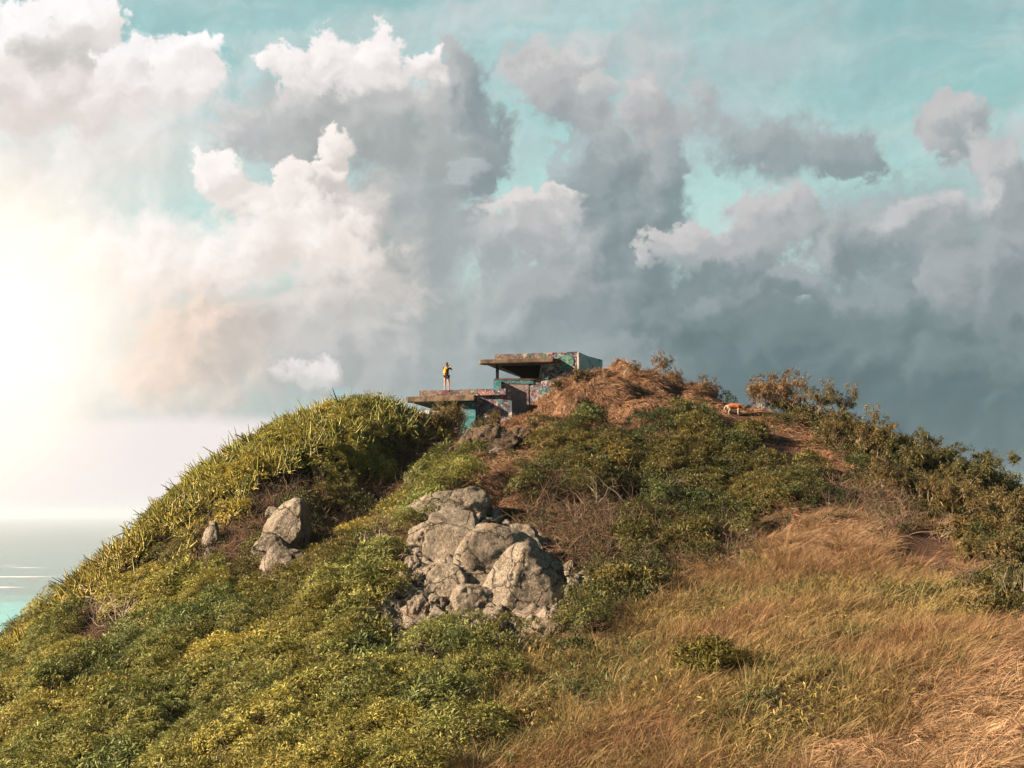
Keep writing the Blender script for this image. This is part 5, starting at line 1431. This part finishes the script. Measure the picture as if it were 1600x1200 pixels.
bm = bmesh.new(); bmesh.ops.create_cone(bm, segments=8, radius1=0.018, radius2=0.005, depth=0.05, cap_ends=True); bmesh.ops.translate(bm, verts=bm.verts, vec=(0, 0.122, 1.53)); from_bm('nose', bm, m_skin, per, True)
for s in (-1, 1):
    bm = bmesh.new(); bmesh.ops.create_cube(bm, size=1.0)
    bmesh.ops.scale(bm, verts=bm.verts, vec=(0.085, 0.245, 0.045)); bmesh.ops.bevel(bm, geom=bm.edges[:], offset=0.018, segments=2, affect='EDGES')
    bmesh.ops.translate(bm, verts=bm.verts, vec=(s * 0.13, 0.05, 0.023)); from_bm('shoe', bm, m_white, per, True)
Mper = Matrix.Translation(per.location) @ Matrix.Rotation(per.rotation_euler.z, 4, 'Z')
def placed(name, parts, mat, M4):
    """one mesh from several bevelled boxes (centre, size, bevel, taper)"""
    bm = bmesh.new()
    for c, s, bv, tp in parts:
        r = bmesh.ops.create_cube(bm, size=1.0); vs = r['verts']
        for v in vs:
            k = tp if v.co.z > 0 else 1.0
            v.co = Vector((v.co.x * s[0] * k, v.co.y * s[1] * k, v.co.z * s[2]))
        es = list({e for v in vs for e in v.link_edges})
        q = bmesh.ops.bevel(bm, geom=es, offset=bv, segments=3, affect='EDGES')
        nv = {v for f in q['faces'] for v in f.verts} | {v for v in vs if v.is_valid}
        for v in nv: v.co += Vector(c)
    o = from_bm(name, bm, mat, smooth=True); o.matrix_world = M4
    return o
bag = placed('backpack', [((0, 0, 0), (0.27, 0.15, 0.46), 0.06, 0.72)], m_yel, Mper @ Matrix.Translation((-0.045, -0.175, 1.10)))
tag(bag, 'bright yellow backpack on the back of the person', 'backpack')
for nm, prt, mt in (('front_pocket', [((0, -0.085, -0.09), (0.20, 0.05, 0.20), 0.02, 0.9)], plain('orange_nylon', (0.70, 0.24, 0.02), 0.6)),
                    ('strap', [((-0.075, 0.10, 0.12), (0.035, 0.06, 0.26), 0.01, 1)], m_black), ('strap', [((0.095, 0.10, 0.12), (0.035, 0.06, 0.26), 0.01, 1)], m_black), ('handle', [((0, 0.03, 0.235), (0.07, 0.02, 0.025), 0.006, 1)], m_black)):
    o = placed(nm, prt, mt, Matrix.Identity(4)); o.parent = bag
camr = placed('handheld_camera', [((0, 0, 0), (0.135, 0.05, 0.085), 0.012, 1), ((0, 0, 0.05), (0.05, 0.045, 0.03), 0.008, 0.8)], m_gear, Mper @ Matrix.Translation((0.02, 0.39, 1.47)))
tag(camr, 'small dark camera held up in front of the face', 'camera')
bm = bmesh.new(); bmesh.ops.create_cone(bm, segments=16, radius1=0.033, radius2=0.037, depth=0.08, cap_ends=True)
bmesh.ops.rotate(bm, verts=bm.verts, matrix=Matrix.Rotation(math.pi / 2, 3, 'X')); bmesh.ops.translate(bm, verts=bm.verts, vec=(0, 0.06, 0)); o = from_bm('lens', bm, m_gear, camr, True)

# ------------------------------------------------------------------ dog: ginger and white, nose down, walking right along the trail
m_dog, t, b = new_mat('ginger_and_white_coat')
oc = N(t, 'ShaderNodeTexCoord').outputs['Object']
sx_ = N(t, 'ShaderNodeSeparateXYZ'); L(t, oc, sx_.inputs[0])
nn = NOISE(t, oc, 5, 4, 0.6)
zz = M(t, 'ADD', sx_.outputs[2], M(t, 'MULTIPLY', M(t, 'SUBTRACT', nn.outputs[0], 0.5), 0.12))
gm = MR(t, zz, 0.32, 0.40); rear = MR(t, sx_.outputs[0], -0.44, -0.34); 
L(t, MIX(t, M(t, 'MULTIPLY', gm, rear), (0.27, 0.215, 0.16, 1), (0.30, 0.085, 0.028, 1)), b.inputs['Base Color'])
b.inputs['Roughness'].default_value = 0.85
dg_ = Vector((DOGP[0], DOGP[1], 0))
dog = empty('dog', (dg_.x, dg_.y, float(hgt(dg_.x, dg_.y)) + 0.02))
dog.scale = (0.95, 0.95, 0.95)
tag(dog, 'ginger and white dog walking with its nose down at the top of the trail', 'dog')
DJ = {'chest': ((0.22, 0, 0.46), (0.125, 0.15)), 'mid': ((0.0, 0, 0.50), (0.11, 0.115)), 'loin': ((-0.18, 0, 0.52), (0.10, 0.10)), 'rump': ((-0.33, 0, 0.51), (0.105, 0.115)),
 'wither': ((0.32, 0, 0.52), (0.10, 0.11)), 'neck': ((0.43, 0, 0.50), (0.078, 0.085)), 'skull': ((0.56, 0, 0.38), (0.080, 0.080)), 'muz': ((0.65, 0, 0.29), (0.046, 0.046)), 'nos': ((0.70, 0, 0.245), (0.028, 0.028)),
 't1': ((-0.44, 0, 0.52), 0.032), 't2': ((-0.52, 0, 0.42), 0.036), 't3': ((-0.56, 0, 0.30), 0.034), 't4': ((-0.60, 0, 0.22), 0.016)}
DE = [('mid','chest'),('mid','loin'),('loin','rump'),('chest','wither'),('wither','neck'),('neck','skull'),('skull','muz'),('muz','nos'),('rump','t1'),('t1','t2'),('t2','t3'),('t3','t4')]
for s, sy, o1, o2 in (('L', 1, 0.10, -0.10), ('R', -1, -0.06, 0.10)):
    DJ.update({s+'fs': ((0.27, sy * 0.09, 0.42), 0.062), s+'fe': ((0.24 + o1 * 0.3, sy * 0.095, 0.30), 0.042), s+'fw': ((0.26 + o1 * 0.7, sy * 0.09, 0.15), 0.028), s+'fp': ((0.27 + o1, sy * 0.09, 0.035), 0.028), s+'ft': ((0.32 + o1, sy * 0.09, 0.022), 0.024),
     s+'hh': ((-0.32, sy * 0.085, 0.42), 0.080), s+'hk': ((-0.25 + o2 * 0.4, sy * 0.10, 0.30), 0.055), s+'hc': ((-0.42 + o2 * 0.8, sy * 0.095, 0.19), 0.028), s+'hp': ((-0.40 + o2, sy * 0.095, 0.035), 0.026), s+'ht': ((-0.34 + o2, sy * 0.095, 0.022), 0.024)})
    DE += [('chest', s+'fs'),(s+'fs', s+'fe'),(s+'fe', s+'fw'),(s+'fw', s+'fp'),(s+'fp', s+'ft'),('rump', s+'hh'),(s+'hh', s+'hk'),(s+'hk', s+'hc'),(s+'hc', s+'hp'),(s+'hp', s+'ht')]
for k_ in list(DJ):
    r_ = DJ[k_][1]; m_ = 1.5 if k_ in ('chest', 'mid', 'loin', 'rump', 'wither', 'neck', 'skull', 'muz') else 1.35
    DJ[k_] = (DJ[k_][0], (r_[0] * m_, r_[1] * m_) if isinstance(r_, tuple) else r_ * m_)
skin_body('body', DJ, DE, m_dog, dog, root=1)
for s in (-1, 1):
    skin_body('ear', {'a': ((0.52, s * 0.065, 0.485), (0.022, 0.03)), 'b': ((0.545, s * 0.095, 0.44), (0.014, 0.034)), 'c': ((0.565, s * 0.10, 0.385), (0.008, 0.02))}, [('a','b'),('b','c')], plain('brown_ear', (0.22, 0.07, 0.03)), dog)

# ------------------------------------------------------------------ sea air
bm = bmesh.new(); bmesh.ops.create_cube(bm, size=1.0)
bmesh.ops.scale(bm, verts=bm.verts, vec=(84000, 84000, 172 + 1 + 60)); bmesh.ops.translate(bm, verts=bm.verts, vec=(0, 0, (60 - 173) / 2))
mh = bpy.data.materials.new('sea_air'); mh.use_nodes = True; t = mh.node_tree; t.nodes.clear()
pv = N(t, 'ShaderNodeVolumePrincipled'); pv.inputs['Color'].default_value = (0.70, 0.82, 0.97, 1); pv.inputs['Density'].default_value = 6.0e-5; pv.inputs['Anisotropy'].default_value = 0.3
L(t, pv.outputs[0], N(t, 'ShaderNodeOutputMaterial').inputs['Volume'])
hz = from_bm('haze', bm, mh); tag(hz, 'pale haze over the far sea', kind='stuff')
